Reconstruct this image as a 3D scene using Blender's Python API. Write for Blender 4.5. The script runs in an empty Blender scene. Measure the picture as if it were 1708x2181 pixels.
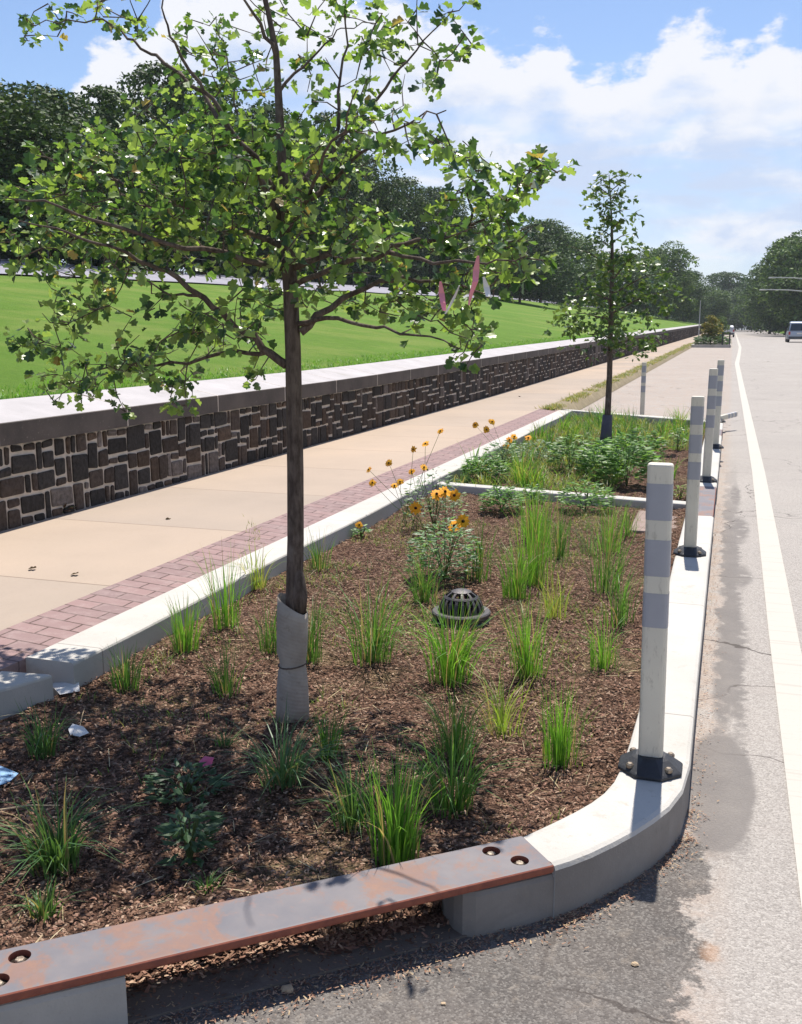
import bpy, math, random
import numpy as np
from mathutils import Vector, Matrix, noise as mnoise

R = math.radians
sc = bpy.context.scene
COL = sc.collection

# ---------------------------------------------------------------- camera
PITCH, YAW, CAMZ = 10.3845, 18.137, 1.50
cam_d = bpy.data.cameras.new("camera")
cam = bpy.data.objects.new("camera", cam_d); COL.objects.link(cam)
cam.location = (0, 0, CAMZ)
cam.rotation_euler = (R(90 - PITCH), 0, R(YAW))
cam_d.sensor_fit = 'VERTICAL'; cam_d.sensor_height = 24.0
cam_d.lens = 24.0 * 2120 / 2181
cam_d.clip_start = 0.05; cam_d.clip_end = 4000
sc.camera = cam
sc.render.resolution_x, sc.render.resolution_y = 802, 1024

# ---------------------------------------------------------------- sun, exposure
SUN_EL, SUN_AZ = 66.0, -4.0          # azimuth from +Y (the road's direction), clockwise positive
sd = Vector((math.sin(R(SUN_AZ)) * math.cos(R(SUN_EL)), math.cos(R(SUN_AZ)) * math.cos(R(SUN_EL)), math.sin(R(SUN_EL))))
sun_d = bpy.data.lights.new("sun", 'SUN'); sun_d.energy = 5.0; sun_d.angle = R(0.53)
sun_d.color = (1.0, 0.945, 0.86)
sun = bpy.data.objects.new("sun", sun_d); COL.objects.link(sun)
sun.rotation_euler = sd.to_track_quat('Z', 'Y').to_euler(); sun.location = (0, 20, 40)
sc.view_settings.view_transform = 'Standard'; sc.view_settings.look = 'None'
sc.view_settings.exposure = 0.58; sc.view_settings.gamma = 1.0
sc.cycles.max_bounces = 6; sc.cycles.transparent_max_bounces = 8
sc.cycles.volume_bounces = 0

# ---------------------------------------------------------------- node helper
class NT:
    def __init__(s, tree):
        s.t = tree; s.n = tree.nodes; s.l = tree.links
    def node(s, typ, ins=None, **kw):
        nd = s.n.new(typ)
        for k, v in kw.items(): setattr(nd, k, v)
        for k, v in (ins or {}).items():
            if isinstance(v, bpy.types.NodeSocket): s.l.new(v, nd.inputs[k])
            else: nd.inputs[k].default_value = v
        return nd
    def math(s, op, a, b=0.0, c=0.0, clamp=False):
        nd = s.n.new('ShaderNodeMath'); nd.operation = op; nd.use_clamp = clamp
        for i, v in enumerate((a, b, c)):
            if isinstance(v, bpy.types.NodeSocket): s.l.new(v, nd.inputs[i])
            else: nd.inputs[i].default_value = v
        return nd.outputs[0]
    def mix(s, f, a, b, typ='MIX'):
        nd = s.n.new('ShaderNodeMix'); nd.data_type = 'RGBA'; nd.blend_type = typ
        for i, v in ((0, f), (6, a), (7, b)):
            if isinstance(v, bpy.types.NodeSocket): s.l.new(v, nd.inputs[i])
            else: nd.inputs[i].default_value = (*v, 1) if isinstance(v, tuple) and len(v) == 3 else v
        return nd.outputs[2]
    def noise(s, vec, scale, detail=4, rough=0.55, dist=0.0):
        nd = s.node('ShaderNodeTexNoise', {'Scale': scale, 'Detail': detail, 'Roughness': rough, 'Distortion': dist})
        if vec is not None: s.l.new(vec, nd.inputs['Vector'])
        return nd.outputs[0]
    def ramp(s, f, stops, interp='LINEAR'):
        nd = s.n.new('ShaderNodeValToRGB'); nd.color_ramp.interpolation = interp
        el = nd.color_ramp.elements
        while len(el) < len(stops): el.new(0.5)
        for e, (p, c) in zip(el, stops):
            e.position = p; e.color = (*c, 1) if len(c) == 3 else c
        s.l.new(f, nd.inputs[0]); return nd.outputs[0]
    def ss(s, x, a, b):   # smoothstep a..b -> 0..1
        nd = s.n.new('ShaderNodeMapRange'); nd.interpolation_type = 'SMOOTHSTEP'
        nd.inputs[1].default_value = a; nd.inputs[2].default_value = b
        if isinstance(x, bpy.types.NodeSocket): s.l.new(x, nd.inputs[0])
        return nd.outputs[0]

# ---------------------------------------------------------------- world: Nishita sky with clouds
world = bpy.data.worlds.new("World"); sc.world = world; world.use_nodes = True
W = NT(world.node_tree); W.n.clear()
sky = W.node('ShaderNodeTexSky'); sky.sky_type = 'NISHITA'; sky.sun_disc = False
sky.sun_elevation = R(SUN_EL); sky.sun_rotation = R(SUN_AZ)
sky.air_density = 1.0; sky.dust_density = 0.6; sky.ozone_density = 1.6
gen = W.node('ShaderNodeTexCoord').outputs['Generated']
sp = W.node('ShaderNodeSeparateXYZ', {0: gen})
az = W.math('ARCTAN2', sp.outputs[0], sp.outputs[1])        # 0 = road direction, negative = left
el = W.math('ARCSINE', sp.outputs[2])
cc = W.node('ShaderNodeCombineXYZ', {0: az, 1: W.math('MULTIPLY', el, 1.9), 2: 0.37}).outputs[0]
n1 = W.noise(cc, 9.0, 7, 0.6, 0.3)
n2 = W.noise(cc, 24.0, 5, 0.6)
n3 = W.noise(W.node('ShaderNodeCombineXYZ', {0: az, 1: W.math('MULTIPLY', el, 4.5), 2: 2.1}).outputs[0], 7.0, 5, 0.55)
azn = W.math('MULTIPLY_ADD', az, 1 / 0.90, 0.80 / 0.90)     # az -0.80..0.10 -> 0..1
fc = W.n.new('ShaderNodeFloatCurve'); W.l.new(azn, fc.inputs[1])
CLOUD_TOP = [(0.0, .22), (0.0427, 0.302), (0.155, 0.34), (0.185, 0.44), (0.215, 0.585), (0.2392, 0.653), (0.2707, 0.631), (0.3008, 0.746), (0.4146, 0.785), (0.5352, 0.744), (0.5742, 0.720), (0.6133, 0.691), (0.6574, 0.641), (0.6883, 0.677), (0.7250, 0.619), (0.7750, 0.597), (0.7998, 0.637), (0.8265, 0.675), (0.8591, 0.634), (0.8909, 0.609), (0.9115, 0.649), (0.9378, 0.605), (1.0, 0.60)]
cv = fc.mapping.curves[0]
for i, (x, y) in enumerate(CLOUD_TOP):
    if i == 0: cv.points[0].location = (x, y)
    elif i == len(CLOUD_TOP) - 1: cv.points[-1].location = (x, y)
    else: cv.points.new(x, y)
fc.mapping.update()
top = W.math('MULTIPLY', fc.outputs[0], 0.40)
below = W.math('SUBTRACT', W.math('ADD', top, W.math('MULTIPLY', W.math('SUBTRACT', n2, 0.5), 0.085)), el)
below = W.math('ADD', below, W.math('MULTIPLY', W.math('SUBTRACT', n1, 0.5), 0.045))
edge = W.ss(below, -0.002, 0.016)
# how white: bright near the tops, thinner streaks with blue-grey gaps lower down
lowf = W.ss(below, 0.03, 0.11)
streak = W.ss(n3, 0.44, 0.60)
dens = W.math('MULTIPLY', edge, W.math('SUBTRACT', 1.0, W.math('MULTIPLY', lowf, W.math('SUBTRACT', 1.0, W.math('MULTIPLY_ADD', streak, 0.55, 0.38)))))
shade = W.math('MULTIPLY_ADD', W.math('MULTIPLY', W.ss(below, 0.035, 0.085), W.ss(n1, 0.62, 0.42)), -0.24, 1.0)
ccol = W.mix(W.math('MULTIPLY', W.math('SUBTRACT', 1.0, shade), 4.0, clamp=True), (1, 1, 1), (0.66, 0.76, 0.93))
cloudc = W.node('ShaderNodeVectorMath', {0: (7.0, 7.15, 7.6), 1: ccol}, operation='MULTIPLY').outputs[0]
zen = W.ss(el, 0.75, 0.45)
dens = W.math('MULTIPLY', dens, zen)
skyb = W.node('ShaderNodeVectorMath', {0: sky.outputs[0], 1: (0.95, 1.0, 1.12)}, operation='MULTIPLY').outputs[0]
hz = W.ss(el, 0.20, 0.0)
skyb = W.mix(W.math('MULTIPLY', hz, 0.35), skyb, (4.6, 5.5, 7.1))
col = W.mix(dens, skyb, cloudc)
bg = W.node('ShaderNodeBackground', {'Color': col, 'Strength': 0.088})
W.l.new(bg.outputs[0], W.node('ShaderNodeOutputWorld').inputs[0])

# ---------------------------------------------------------------- survey helpers: a sight line in the 1708 x 2181 view meets a plane
_p, _y = R(90 - PITCH), R(YAW)
_Rx = np.array([[1, 0, 0], [0, math.cos(_p), -math.sin(_p)], [0, math.sin(_p), math.cos(_p)]])
_Rz = np.array([[math.cos(_y), -math.sin(_y), 0], [math.sin(_y), math.cos(_y), 0], [0, 0, 1]])
_M = _Rz @ _Rx
def ray(u, v): return _M @ np.array([u - 854.0, 1090.5 - v, -2120.0])
def G(u, v, z=0.0):
    d = ray(u, v); t = (z - CAMZ) / d[2]; return (float(d[0] * t), float(d[1] * t))
def AT(u, v, Y):
    d = ray(u, v); t = Y / d[1]; return Vector((float(d[0] * t), Y, float(d[2] * t + CAMZ)))
def ATX(u, v, X):
    d = ray(u, v); t = X / d[0]; return Vector((X, float(d[1] * t), float(d[2] * t + CAMZ)))
def gz(y): return 0.0045 * max(0.0, y - 20.0) if y < 320 else 1.35
def wt(y): return 0.89 + 0.0085 * max(0.0, min(y, 170) - 12.0)

# ---------------------------------------------------------------- mesh builder
class MB:
    def __init__(s): s.v = []; s.f = []; s.c = []; s.m = []; s.cc = None; s.cm = 0
    def face(s, idx): s.f.append(tuple(idx)); s.c.append(s.cc); s.m.append(s.cm)
    def add(s, vs, fs):
        b = len(s.v); s.v.extend([tuple(x) for x in vs])
        for f in fs: s.face([b + i for i in f])
    def box(s, c, d, rz=0.0, M=None):
        x, y, z = [q / 2 for q in d]
        vs = [Vector((i * x, j * y, k * z)) for k in (-1, 1) for i, j in ((-1, -1), (1, -1), (1, 1), (-1, 1))]
        rot = M if M is not None else Matrix.Rotation(rz, 3, 'Z')
        s.add([rot @ q + Vector(c) for q in vs], [(3, 2, 1, 0), (4, 5, 6, 7), (0, 1, 5, 4), (1, 2, 6, 5), (2, 3, 7, 6), (3, 0, 4, 7)])
    def tube(s, pts, rad, n=8, caps=True, rough=0.0, seed=0):
        pts = [Vector(p) for p in pts]
        if not isinstance(rad, (list, tuple)): rad = [rad] * len(pts)
        rings = []; t0 = None; up = None; rr = random.Random(seed)
        for i, p in enumerate(pts):
            t = (pts[min(i + 1, len(pts) - 1)] - pts[max(i - 1, 0)]).normalized()
            if up is None:
                up = Vector((1, 0, 0)) if abs(t.x) < 0.9 else Vector((0, 1, 0))
            a = (up - t * up.dot(t)).normalized(); bb = t.cross(a); up = a
            ring = []
            for k in range(n):
                th = 2 * math.pi * k / n
                r_ = rad[i] * (1 + rough * (rr.random() - 0.5))
                ring.append(p + (a * math.cos(th) + bb * math.sin(th)) * r_)
            rings.append(ring)
        b = len(s.v)
        for r_ in rings: s.v.extend([tuple(q) for q in r_])
        for i in range(len(pts) - 1):
            for k in range(n):
                s.face((b + i * n + k, b + i * n + (k + 1) % n, b + (i + 1) * n + (k + 1) % n, b + (i + 1) * n + k))
        if caps:
            s.face([b + k for k in range(n - 1, -1, -1)])
            s.face([b + (len(pts) - 1) * n + k for k in range(n)])
    def lathe(s, prof, n=24, c=(0, 0, 0), closed_top=True):
        b = len(s.v)
        for r_, z in prof:
            for k in range(n):
                th = 2 * math.pi * k / n
                s.v.append((c[0] + r_ * math.cos(th), c[1] + r_ * math.sin(th), c[2] + z))
        for i in range(len(prof) - 1):
            for k in range(n):
                s.face((b + i * n + k, b + i * n + (k + 1) % n, b + (i + 1) * n + (k + 1) % n, b + (i + 1) * n + k))
        s.face([b + k for k in range(n - 1, -1, -1)])
        if closed_top: s.face([b + (len(prof) - 1) * n + k for k in range(n)])
    def build(s, name, mats, parent=None, smooth=False, loc=None):
        me = bpy.data.meshes.new(name); me.from_pydata(s.v, [], s.f)
        if not isinstance(mats, (list, tuple)): mats = [mats]
        for m in mats: me.materials.append(m)
        if len(mats) > 1: me.polygons.foreach_set('material_index', s.m)
        if any(c is not None for c in s.c):
            at = me.color_attributes.new('tone', 'FLOAT_COLOR', 'CORNER')
            arr = []
            for c, f in zip(s.c, s.f):
                c = c or (1, 1, 1)
                arr.extend([c[0], c[1], c[2], 1.0] * len(f))
            at.data.foreach_set('color', arr)
        if smooth: me.polygons.foreach_set('use_smooth', [True] * len(s.f))
        me.update()
        o = bpy.data.objects.new(name, me); COL.objects.link(o)
        if parent is not None: o.parent = parent
        if loc is not None: o.location = loc
        return o
def tag(o, label=None, cat=None, group=None, kind=None):
    if label: o['label'] = label
    if cat: o['category'] = cat
    if group: o['group'] = group
    if kind: o['kind'] = kind
    return o
def empty(name, loc, label, cat, group=None, rz=0.0):
    o = bpy.data.objects.new(name, None); COL.objects.link(o); o.location = loc; o.rotation_euler = (0, 0, rz)
    o.empty_display_size = 0.1
    return tag(o, label, cat, group)
def bevel(o, w, seg=2, ang=40):
    m = o.modifiers.new('bevel', 'BEVEL'); m.width = w; m.segments = seg; m.limit_method = 'ANGLE'; m.angle_limit = R(ang)
    return o

# ---------------------------------------------------------------- materials
def mat(name):
    m = bpy.data.materials.new(name); m.use_nodes = True
    t = NT(m.node_tree); t.n.clear()
    b = t.node('ShaderNodeBsdfPrincipled'); o = t.node('ShaderNodeOutputMaterial'); t.l.new(b.outputs[0], o.inputs[0])
    t.b = b; t.o = o
    t.pos = t.node('ShaderNodeNewGeometry').outputs['Position']
    t.obj = t.node('ShaderNodeTexCoord').outputs['Object']
    return m, t
def setc(t, c, rough=0.8, spec=0.3):
    if isinstance(c, bpy.types.NodeSocket): t.l.new(c, t.b.inputs['Base Color'])
    else: t.b.inputs['Base Color'].default_value = (*c, 1)
    if isinstance(rough, bpy.types.NodeSocket): t.l.new(rough, t.b.inputs['Roughness'])
    else: t.b.inputs['Roughness'].default_value = rough
    t.b.inputs['Specular IOR Level'].default_value = spec
def bump(t, h, strength=0.5, dist=0.01):
    b = t.node('ShaderNodeBump', {'Height': h, 'Strength': strength, 'Distance': dist}); t.l.new(b.outputs[0], t.b.inputs['Normal'])
def simple(name, c1, c2=None, scale=8, rough=0.7, spec=0.3, bs=0.3, bd=0.004, metal=0.0, lo=0.35, hi=0.65):
    m, t = mat(name)
    if c2 is None: c2 = tuple(x * 0.75 for x in c1)
    n = t.noise(t.obj, scale, 6, 0.6)
    setc(t, t.ramp(n, [(lo, c1), (hi, c2)]), rough, spec)
    bump(t, t.noise(t.obj, scale * 6, 4, 0.6), bs, bd)
    t.b.inputs['Metallic'].default_value = metal
    return m

def concrete_mat(name, c1, c2, stain=(0.45, 0.40, 0.33), sa=0.35):
    m, t = mat(name)
    n = t.noise(t.pos, 3.0, 7, 0.62); f = t.noise(t.pos, 160, 3, 0.6)
    c = t.ramp(n, [(0.3, c1), (0.7, c2)])
    c = t.mix(t.math('MULTIPLY', t.ss(t.noise(t.pos, 1.7, 6, 0.7, 0.5), 0.55, 0.75), sa), c, stain)
    c = t.mix(t.math('MULTIPLY', t.ss(f, 0.60, 0.72), 0.30), c, (0.30, 0.28, 0.25))
    c = t.mix(t.math('MULTIPLY', t.ss(t.noise(t.pos, 38, 3, 0.6), 0.66, 0.74), 0.45), c, (0.33, 0.29, 0.24))
    if 'curb' in name:
        yq = t.node('ShaderNodeSeparateXYZ', {0: t.pos}).outputs[1]
        jq = t.math('ABSOLUTE', t.math('SUBTRACT', t.math('MODULO', t.math('ADD', yq, 100.62), 1.52), 0.76))
        c = t.mix(t.math('MULTIPLY', t.ss(jq, 0.006, 0.002), 0.55), c, (0.12, 0.10, 0.085))
        c = t.mix(t.math('MULTIPLY', t.ss(t.noise(t.pos, 11, 6, 0.75), 0.56, 0.68), 0.30), c, (0.27, 0.235, 0.19))
    setc(t, c, 0.85, 0.25)
    bump(t, t.math('ADD', t.math('MULTIPLY', f, 0.4), t.noise(t.pos, 40, 4, 0.6)), 0.45, 0.004)
    return m
M_curb = concrete_mat('curb_concrete', (0.49, 0.465, 0.43), (0.41, 0.39, 0.355))
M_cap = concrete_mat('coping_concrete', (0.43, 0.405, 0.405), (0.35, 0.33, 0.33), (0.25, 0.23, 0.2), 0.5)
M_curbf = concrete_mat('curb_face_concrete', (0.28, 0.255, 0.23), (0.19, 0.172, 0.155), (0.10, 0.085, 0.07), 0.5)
M_apron = concrete_mat('shaded_apron_concrete', (0.22, 0.185, 0.155), (0.11, 0.09, 0.075), (0.055, 0.042, 0.034), 0.8)  # apron colour darkened to deepen the plate's shadow on it
M_capf = concrete_mat('shaded_coping_face', (0.135, 0.11, 0.095), (0.075, 0.064, 0.058), (0.17, 0.145, 0.13), 0.4)  # shade on the coping's front, ends and underside put into a darker colour
M_curbold = concrete_mat('weathered_concrete', (0.50, 0.47, 0.42), (0.36, 0.34, 0.31))

# sidewalk: tan scored concrete
M_walk, t = mat('sidewalk_concrete')
spx = t.node('ShaderNodeSeparateXYZ', {0: t.pos})
n = t.noise(t.pos, 0.9, 6, 0.6)
c = t.ramp(n, [(0.3, (0.385, 0.308, 0.243)), (0.5, (0.36, 0.292, 0.234)), (0.72, (0.325, 0.265, 0.213))])
fn = t.noise(t.pos, 220, 3, 0.6)
c = t.mix(t.math('MULTIPLY', t.ss(fn, 0.5, 0.72), 0.40), c, (0.24, 0.19, 0.145))
c = t.mix(t.math('MULTIPLY', t.ss(t.noise(t.pos, 70, 4, 0.7), 0.60, 0.70), 0.35), c, (0.22, 0.17, 0.13))
c = t.mix(t.math('MULTIPLY', t.ss(t.noise(t.pos, 5, 6, 0.7), 0.60, 0.72), 0.25), c, (0.33, 0.25, 0.18))
yy = t.math('MODULO', t.math('ADD', spx.outputs[1], 1000 * 1.52 - 4.38 + 0.76), 1.52)
slab = t.noise(t.node('ShaderNodeCombineXYZ', {0: t.math('FLOOR', t.math('DIVIDE', t.math('ADD', spx.outputs[1], 1000 * 1.52 - 4.38), 1.52)), 1: 3.3, 2: 1.1}).outputs[0], 3.7, 0)
c = t.mix(1.0, c, t.ramp(slab, [(0.3, (0.88, 0.9, 0.93)), (0.7, (1.06, 1.03, 1.0))]), 'MULTIPLY')
jt = t.math('ABSOLUTE', t.math('SUBTRACT', yy, 0.76))
jm = t.ss(jt, 0.009, 0.003)
c = t.mix(t.math('MULTIPLY', jm, 0.75), c, (0.16, 0.12, 0.09))
# a grubby line along the paver edge
em = t.ss(t.math('ABSOLUTE', t.math('SUBTRACT', spx.outputs[0], -3.045)), 0.016, 0.006)
c = t.mix(t.math('MULTIPLY', em, 0.8), c, (0.13, 0.09, 0.07))
setc(t, c, 0.88, 0.2); bump(t, t.math('SUBTRACT', t.math('MULTIPLY', fn, 0.3), jm), 0.4, 0.004)

# paver strip
M_brick, t = mat('clay_paver')
sp2 = t.node('ShaderNodeSeparateXYZ', {0: t.pos})
wob = t.math('MULTIPLY', t.math('SUBTRACT', t.noise(t.pos, 9, 2), 0.5), 0.012)
cv_ = t.node('ShaderNodeCombineXYZ', {0: t.math('ADD', sp2.outputs[0], wob), 1: t.math('ADD', sp2.outputs[1], wob), 2: 0.0}).outputs[0]
bk = t.node('ShaderNodeTexBrick', {'Vector': cv_, 'Color1': (0.27, 0.178, 0.168, 1), 'Color2': (0.215, 0.15, 0.145, 1), 'Mortar': (0.085, 0.055, 0.048, 1),
            'Scale': 1.0, 'Mortar Size': 0.0055, 'Mortar Smooth': 0.3, 'Bias': 0.0, 'Brick Width': 0.215, 'Row Height': 0.105}, offset=0.5)
c = t.mix(t.math('MULTIPLY', t.ss(t.noise(t.pos, 14, 5, 0.7), 0.42, 0.7), 0.55), bk.outputs[0], (0.33, 0.25, 0.235))
c = t.mix(t.math('MULTIPLY', t.ss(t.noise(t.pos, 180, 3), 0.52, 0.7), 0.3), c, (0.2, 0.15, 0.14))
setc(t, c, 0.85, 0.2); bump(t, t.math('SUBTRACT', t.math('MULTIPLY', t.noise(t.pos, 150, 3), 0.2), bk.outputs['Fac']), 0.5, 0.004)

# road: pale worn asphalt with darker newer patches along the kerb
M_road, t = mat('worn_asphalt')
s3 = t.node('ShaderNodeSeparateXYZ', {0: t.pos}); X, Y = s3.outputs[0], s3.outputs[1]
agg = t.node('ShaderNodeTexVoronoi', {'Vector': t.pos, 'Scale': 190.0, 'Randomness': 1.0})
aggc = t.node('ShaderNodeSeparateColor', {0: agg.outputs['Color']}).outputs[0]
nearf = t.ss(Y, 16, 3)
base = t.ramp(t.noise(t.pos, 0.55, 7, 0.6), [(0.3, (0.335, 0.305, 0.278)), (0.7, (0.275, 0.252, 0.232))])
base = t.mix(t.math('MULTIPLY', t.ss(aggc, 0.45, 1.0), 0.42), base, (0.50, 0.47, 0.43))
base = t.mix(t.math('MULTIPLY', t.ss(aggc, 0.40, 0.0), 0.50), base, (0.17, 0.155, 0.14))
base = t.mix(t.math('MULTIPLY', t.ss(t.noise(t.pos, 55, 4, 0.7), 0.56, 0.68), 0.45), base, (0.20, 0.18, 0.165))
# faint transverse streaks
tr = t.noise(t.node('ShaderNodeCombineXYZ', {0: t.math('MULTIPLY', X, 0.35), 1: t.math('MULTIPLY', Y, 2.6), 2: 0.0}).outputs[0], 2.2, 6, 0.65)
base = t.mix(t.math('MULTIPLY', t.ss(tr, 0.50, 0.72), 0.35), base, (0.30, 0.265, 0.24))
# warm dusty band next to the kerb
kb = t.math('MULTIPLY', t.ss(X, 0.11, -0.03), t.ss(t.noise(t.pos, 6, 5, 0.7), 0.36, 0.58))
base = t.mix(t.math('MULTIPLY', kb, 0.5), base, (0.34, 0.255, 0.20))
def ell(cx, cy, rx, ry, nz, amp=0.5, soft=0.12):
    dx = t.math('DIVIDE', t.math('SUBTRACT', X, cx), rx); dy = t.math('DIVIDE', t.math('SUBTRACT', Y, cy), ry)
    r_ = t.math('SQRT', t.math('ADD', t.math('MULTIPLY', dx, dx), t.math('MULTIPLY', dy, dy)))
    r_ = t.math('ADD', r_, t.math('MULTIPLY', t.math('SUBTRACT', nz, 0.5), amp))
    return t.ss(r_, 1.0 + soft, 1.0 - soft)
nz = t.noise(t.pos, 4.5, 6, 0.62); nzf = t.noise(t.pos, 16, 7, 0.75)
pm = None
for e in ((0.045, 3.28, 0.115, 0.47), (0.09, 5.0, 0.07, 0.55), (0.13, 6.35, 0.07, 0.28), (0.125, 7.9, 0.075, 0.55), (0.11, 9.6, 0.05, 0.6), (0.05, 4.2, 0.04, 0.5)):
    q = ell(*e, nz, 0.45, 0.10) if e[1] < 4 else ell(*e, nz, 1.5, 0.35); q = t.math('MULTIPLY', q, t.ss(t.noise(t.pos, 9, 5, 0.7), 0.34, 0.50)) if e[1] > 4 else q; pm = q if pm is None else t.math('MAXIMUM', pm, q)
pcol = t.ramp(t.noise(t.pos, 5, 5, 0.6), [(0.3, (0.14, 0.128, 0.122)), (0.7, (0.185, 0.168, 0.155))])
stripm = t.math('MULTIPLY', t.ss(t.math('ADD', X, t.math('MULTIPLY', t.math('SUBTRACT', nzf, 0.5), 0.16)), 0.145, 0.115), t.ss(t.math('ADD', X, t.math('MULTIPLY', t.math('SUBTRACT', nz, 0.5), 0.22)), 0.0, 0.03))
stripm = t.math('MULTIPLY', t.math('MULTIPLY', stripm, t.math('MULTIPLY', t.ss(Y, 13, 7), t.ss(t.math('ADD', Y, t.math('MULTIPLY', nzf, .4)), 2.95, 3.15))), t.ss(t.noise(t.node('ShaderNodeCombineXYZ', {0: X, 1: t.math('MULTIPLY', Y, 0.45), 2: 0.0}).outputs[0], 3.2, 5, 0.6), 0.36, 0.50))
base = t.mix(t.math('MULTIPLY', t.math('MAXIMUM', pm, stripm), 0.88), base, pcol)
dv = t.node('ShaderNodeVectorMath', {0: t.pos, 1: t.node('ShaderNodeVectorMath', {0: t.node('ShaderNodeTexNoise', {'Vector': t.pos, 'Scale': 2.5, 'Detail': 5.0}).outputs[1], 1: (0.5, 0.5, 0.0)}, operation='MULTIPLY').outputs[0]}, operation='ADD').outputs[0]
ck = t.node('ShaderNodeTexVoronoi', {'Vector': dv, 'Scale': 0.75}, feature='DISTANCE_TO_EDGE').outputs['Distance']
ckm = t.math('MULTIPLY', t.ss(ck, 0.0055, 0.002), t.ss(t.noise(t.pos, 0.8, 3), 0.44, 0.54))
# the dark newer asphalt in front of the planter's angled end
lim = t.math('ADD', t.math('MULTIPLY', t.math('SUBTRACT', nzf, 0.5), 0.30), t.math('MULTIPLY', t.math('SUBTRACT', t.noise(t.pos, 3.1, 4), 0.5), 0.34))
dxm = t.ss(t.math('ADD', t.math('SUBTRACT', X, 0.00), lim), 0.02, -0.015)
dym = t.ss(t.math('ADD', t.math('SUBTRACT', Y, 2.86), lim), 0.06, -0.05)
dm = t.math('MULTIPLY', dxm, dym)
dark = t.ramp(t.noise(t.pos, 3.5, 6, 0.65), [(0.3, (0.072, 0.066, 0.062)), (0.7, (0.135, 0.122, 0.112))])
dark = t.mix(t.math('MULTIPLY', t.ss(aggc, 0.55, 1.0), 0.40), dark, (0.28, 0.26, 0.235))
dark = t.mix(t.math('MULTIPLY', t.ss(aggc, 0.35, 0.0), 0.55), dark, (0.05, 0.045, 0.042))
dark = t.mix(t.math('MULTIPLY', t.ss(nzf, 0.52, 0.66), 0.45), dark, (0.24, 0.205, 0.17))
base = t.mix(t.math('MULTIPLY', dm, 0.92), base, dark)
base = t.mix(t.math('MULTIPLY', ckm, 0.75), base, (0.06, 0.05, 0.045))
# orange clay smear
base = t.mix(t.math('MULTIPLY', ell(0.035, 2.33, 0.022, 0.03, nzf, 4.5, 0.7), 0.5), base, (0.33, 0.19, 0.11))
setc(t, base, 0.9, 0.2)
bump(t, t.math('ADD', t.math('MULTIPLY', agg.outputs['Distance'], -1.0), t.noise(t.pos, 60, 4, 0.7)), 0.55, 0.004)

# painted line
M_line, t = mat('worn_white_paint')
s4 = t.node('ShaderNodeSeparateXYZ', {0: t.pos})
gn = t.noise(t.node('ShaderNodeCombineXYZ', {0: t.math('MULTIPLY', s4.outputs[0], 0.6), 1: t.math('MULTIPLY', s4.outputs[1], 14.0), 2: 0.0}).outputs[0], 2.0, 5, 0.7)
c = t.mix(t.math('MULTIPLY', t.ss(gn, 0.54, 0.70), 0.55), (0.43, 0.405, 0.36), (0.30, 0.275, 0.24))
c = t.mix(t.math('MULTIPLY', t.ss(t.noise(t.pos, 120, 3, 0.7), 0.56, 0.68), 0.6), c, (0.38, 0.35, 0.31))
setc(t, c, 0.8, 0.3); bump(t, gn, 0.3, 0.003)

# tone-driven materials (each stone, chip, leaf has its own colour)
def tone_mat(name, rough=0.85, spec=0.2, nscale=40, namp=0.35, trans=None, bs=0.4, bd=0.004, aniso=None):
    m, t = mat(name)
    a = t.node('ShaderNodeAttribute', attribute_name='tone').outputs['Color']
    n = t.noise(t.pos, nscale, 4, 0.6)
    c = t.mix(1.0, a, t.ramp(n, [(0.25, (1 - namp,) * 3), (0.75, (1 + namp,) * 3)]), 'MULTIPLY')
    setc(t, c, rough, spec)
    if bs: bump(t, n, bs, bd)
    if trans:
        tr = t.node('ShaderNodeBsdfTranslucent'); 
        tc = t.mix(1.0, a, (*trans[1],), 'MULTIPLY'); t.l.new(tc, tr.inputs[0])
        mx = t.node('ShaderNodeMixShader', {0: trans[0]}); t.l.new(t.b.outputs[0], mx.inputs[1]); t.l.new(tr.outputs[0], mx.inputs[2])
        t.l.new(mx.outputs[0], t.o.inputs[0])
    return m
M_stone = tone_mat('wall_stone', 0.9, 0.15, 30, 0.5, bs=0.9, bd=0.012)
M_mortar = simple('mortar', (0.62, 0.54, 0.47), (0.46, 0.40, 0.34), 10, 0.9, 0.15)
M_chip = tone_mat('mulch_chip', 0.95, 0.08, 60, 0.3, bs=0)
M_blade = tone_mat('grass_blade', 0.45, 0.35, 30, 0.15, trans=(0.35, (1.9, 1.8, 0.9)), bs=0)
M_leaf = tone_mat('tree_leaf', 0.34, 0.55, 50, 0.12, trans=(0.36, (1.75, 1.9, 0.8)), bs=0)
M_leaf2 = tone_mat('young_tree_leaf', 0.36, 0.5, 50, 0.12, trans=(0.25, (1.9, 1.8, 0.9)), bs=0)
M_far = tone_mat('far_foliage', 0.6, 0.2, 3, 0.25, trans=(0.15, (1.5, 1.5, 0.9)), bs=0)
M_petal = simple('yellow_petal', (0.80, 0.42, 0.02), (0.75, 0.30, 0.015), 30, 0.6, 0.2)
M_petal2 = simple('orange_petal', (0.88, 0.43, 0.02), (0.78, 0.30, 0.012), 30, 0.6, 0.2)
M_disc = simple('flower_disc', (0.045, 0.018, 0.01), (0.02, 0.01, 0.006), 60, 0.9, 0.1)

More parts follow.
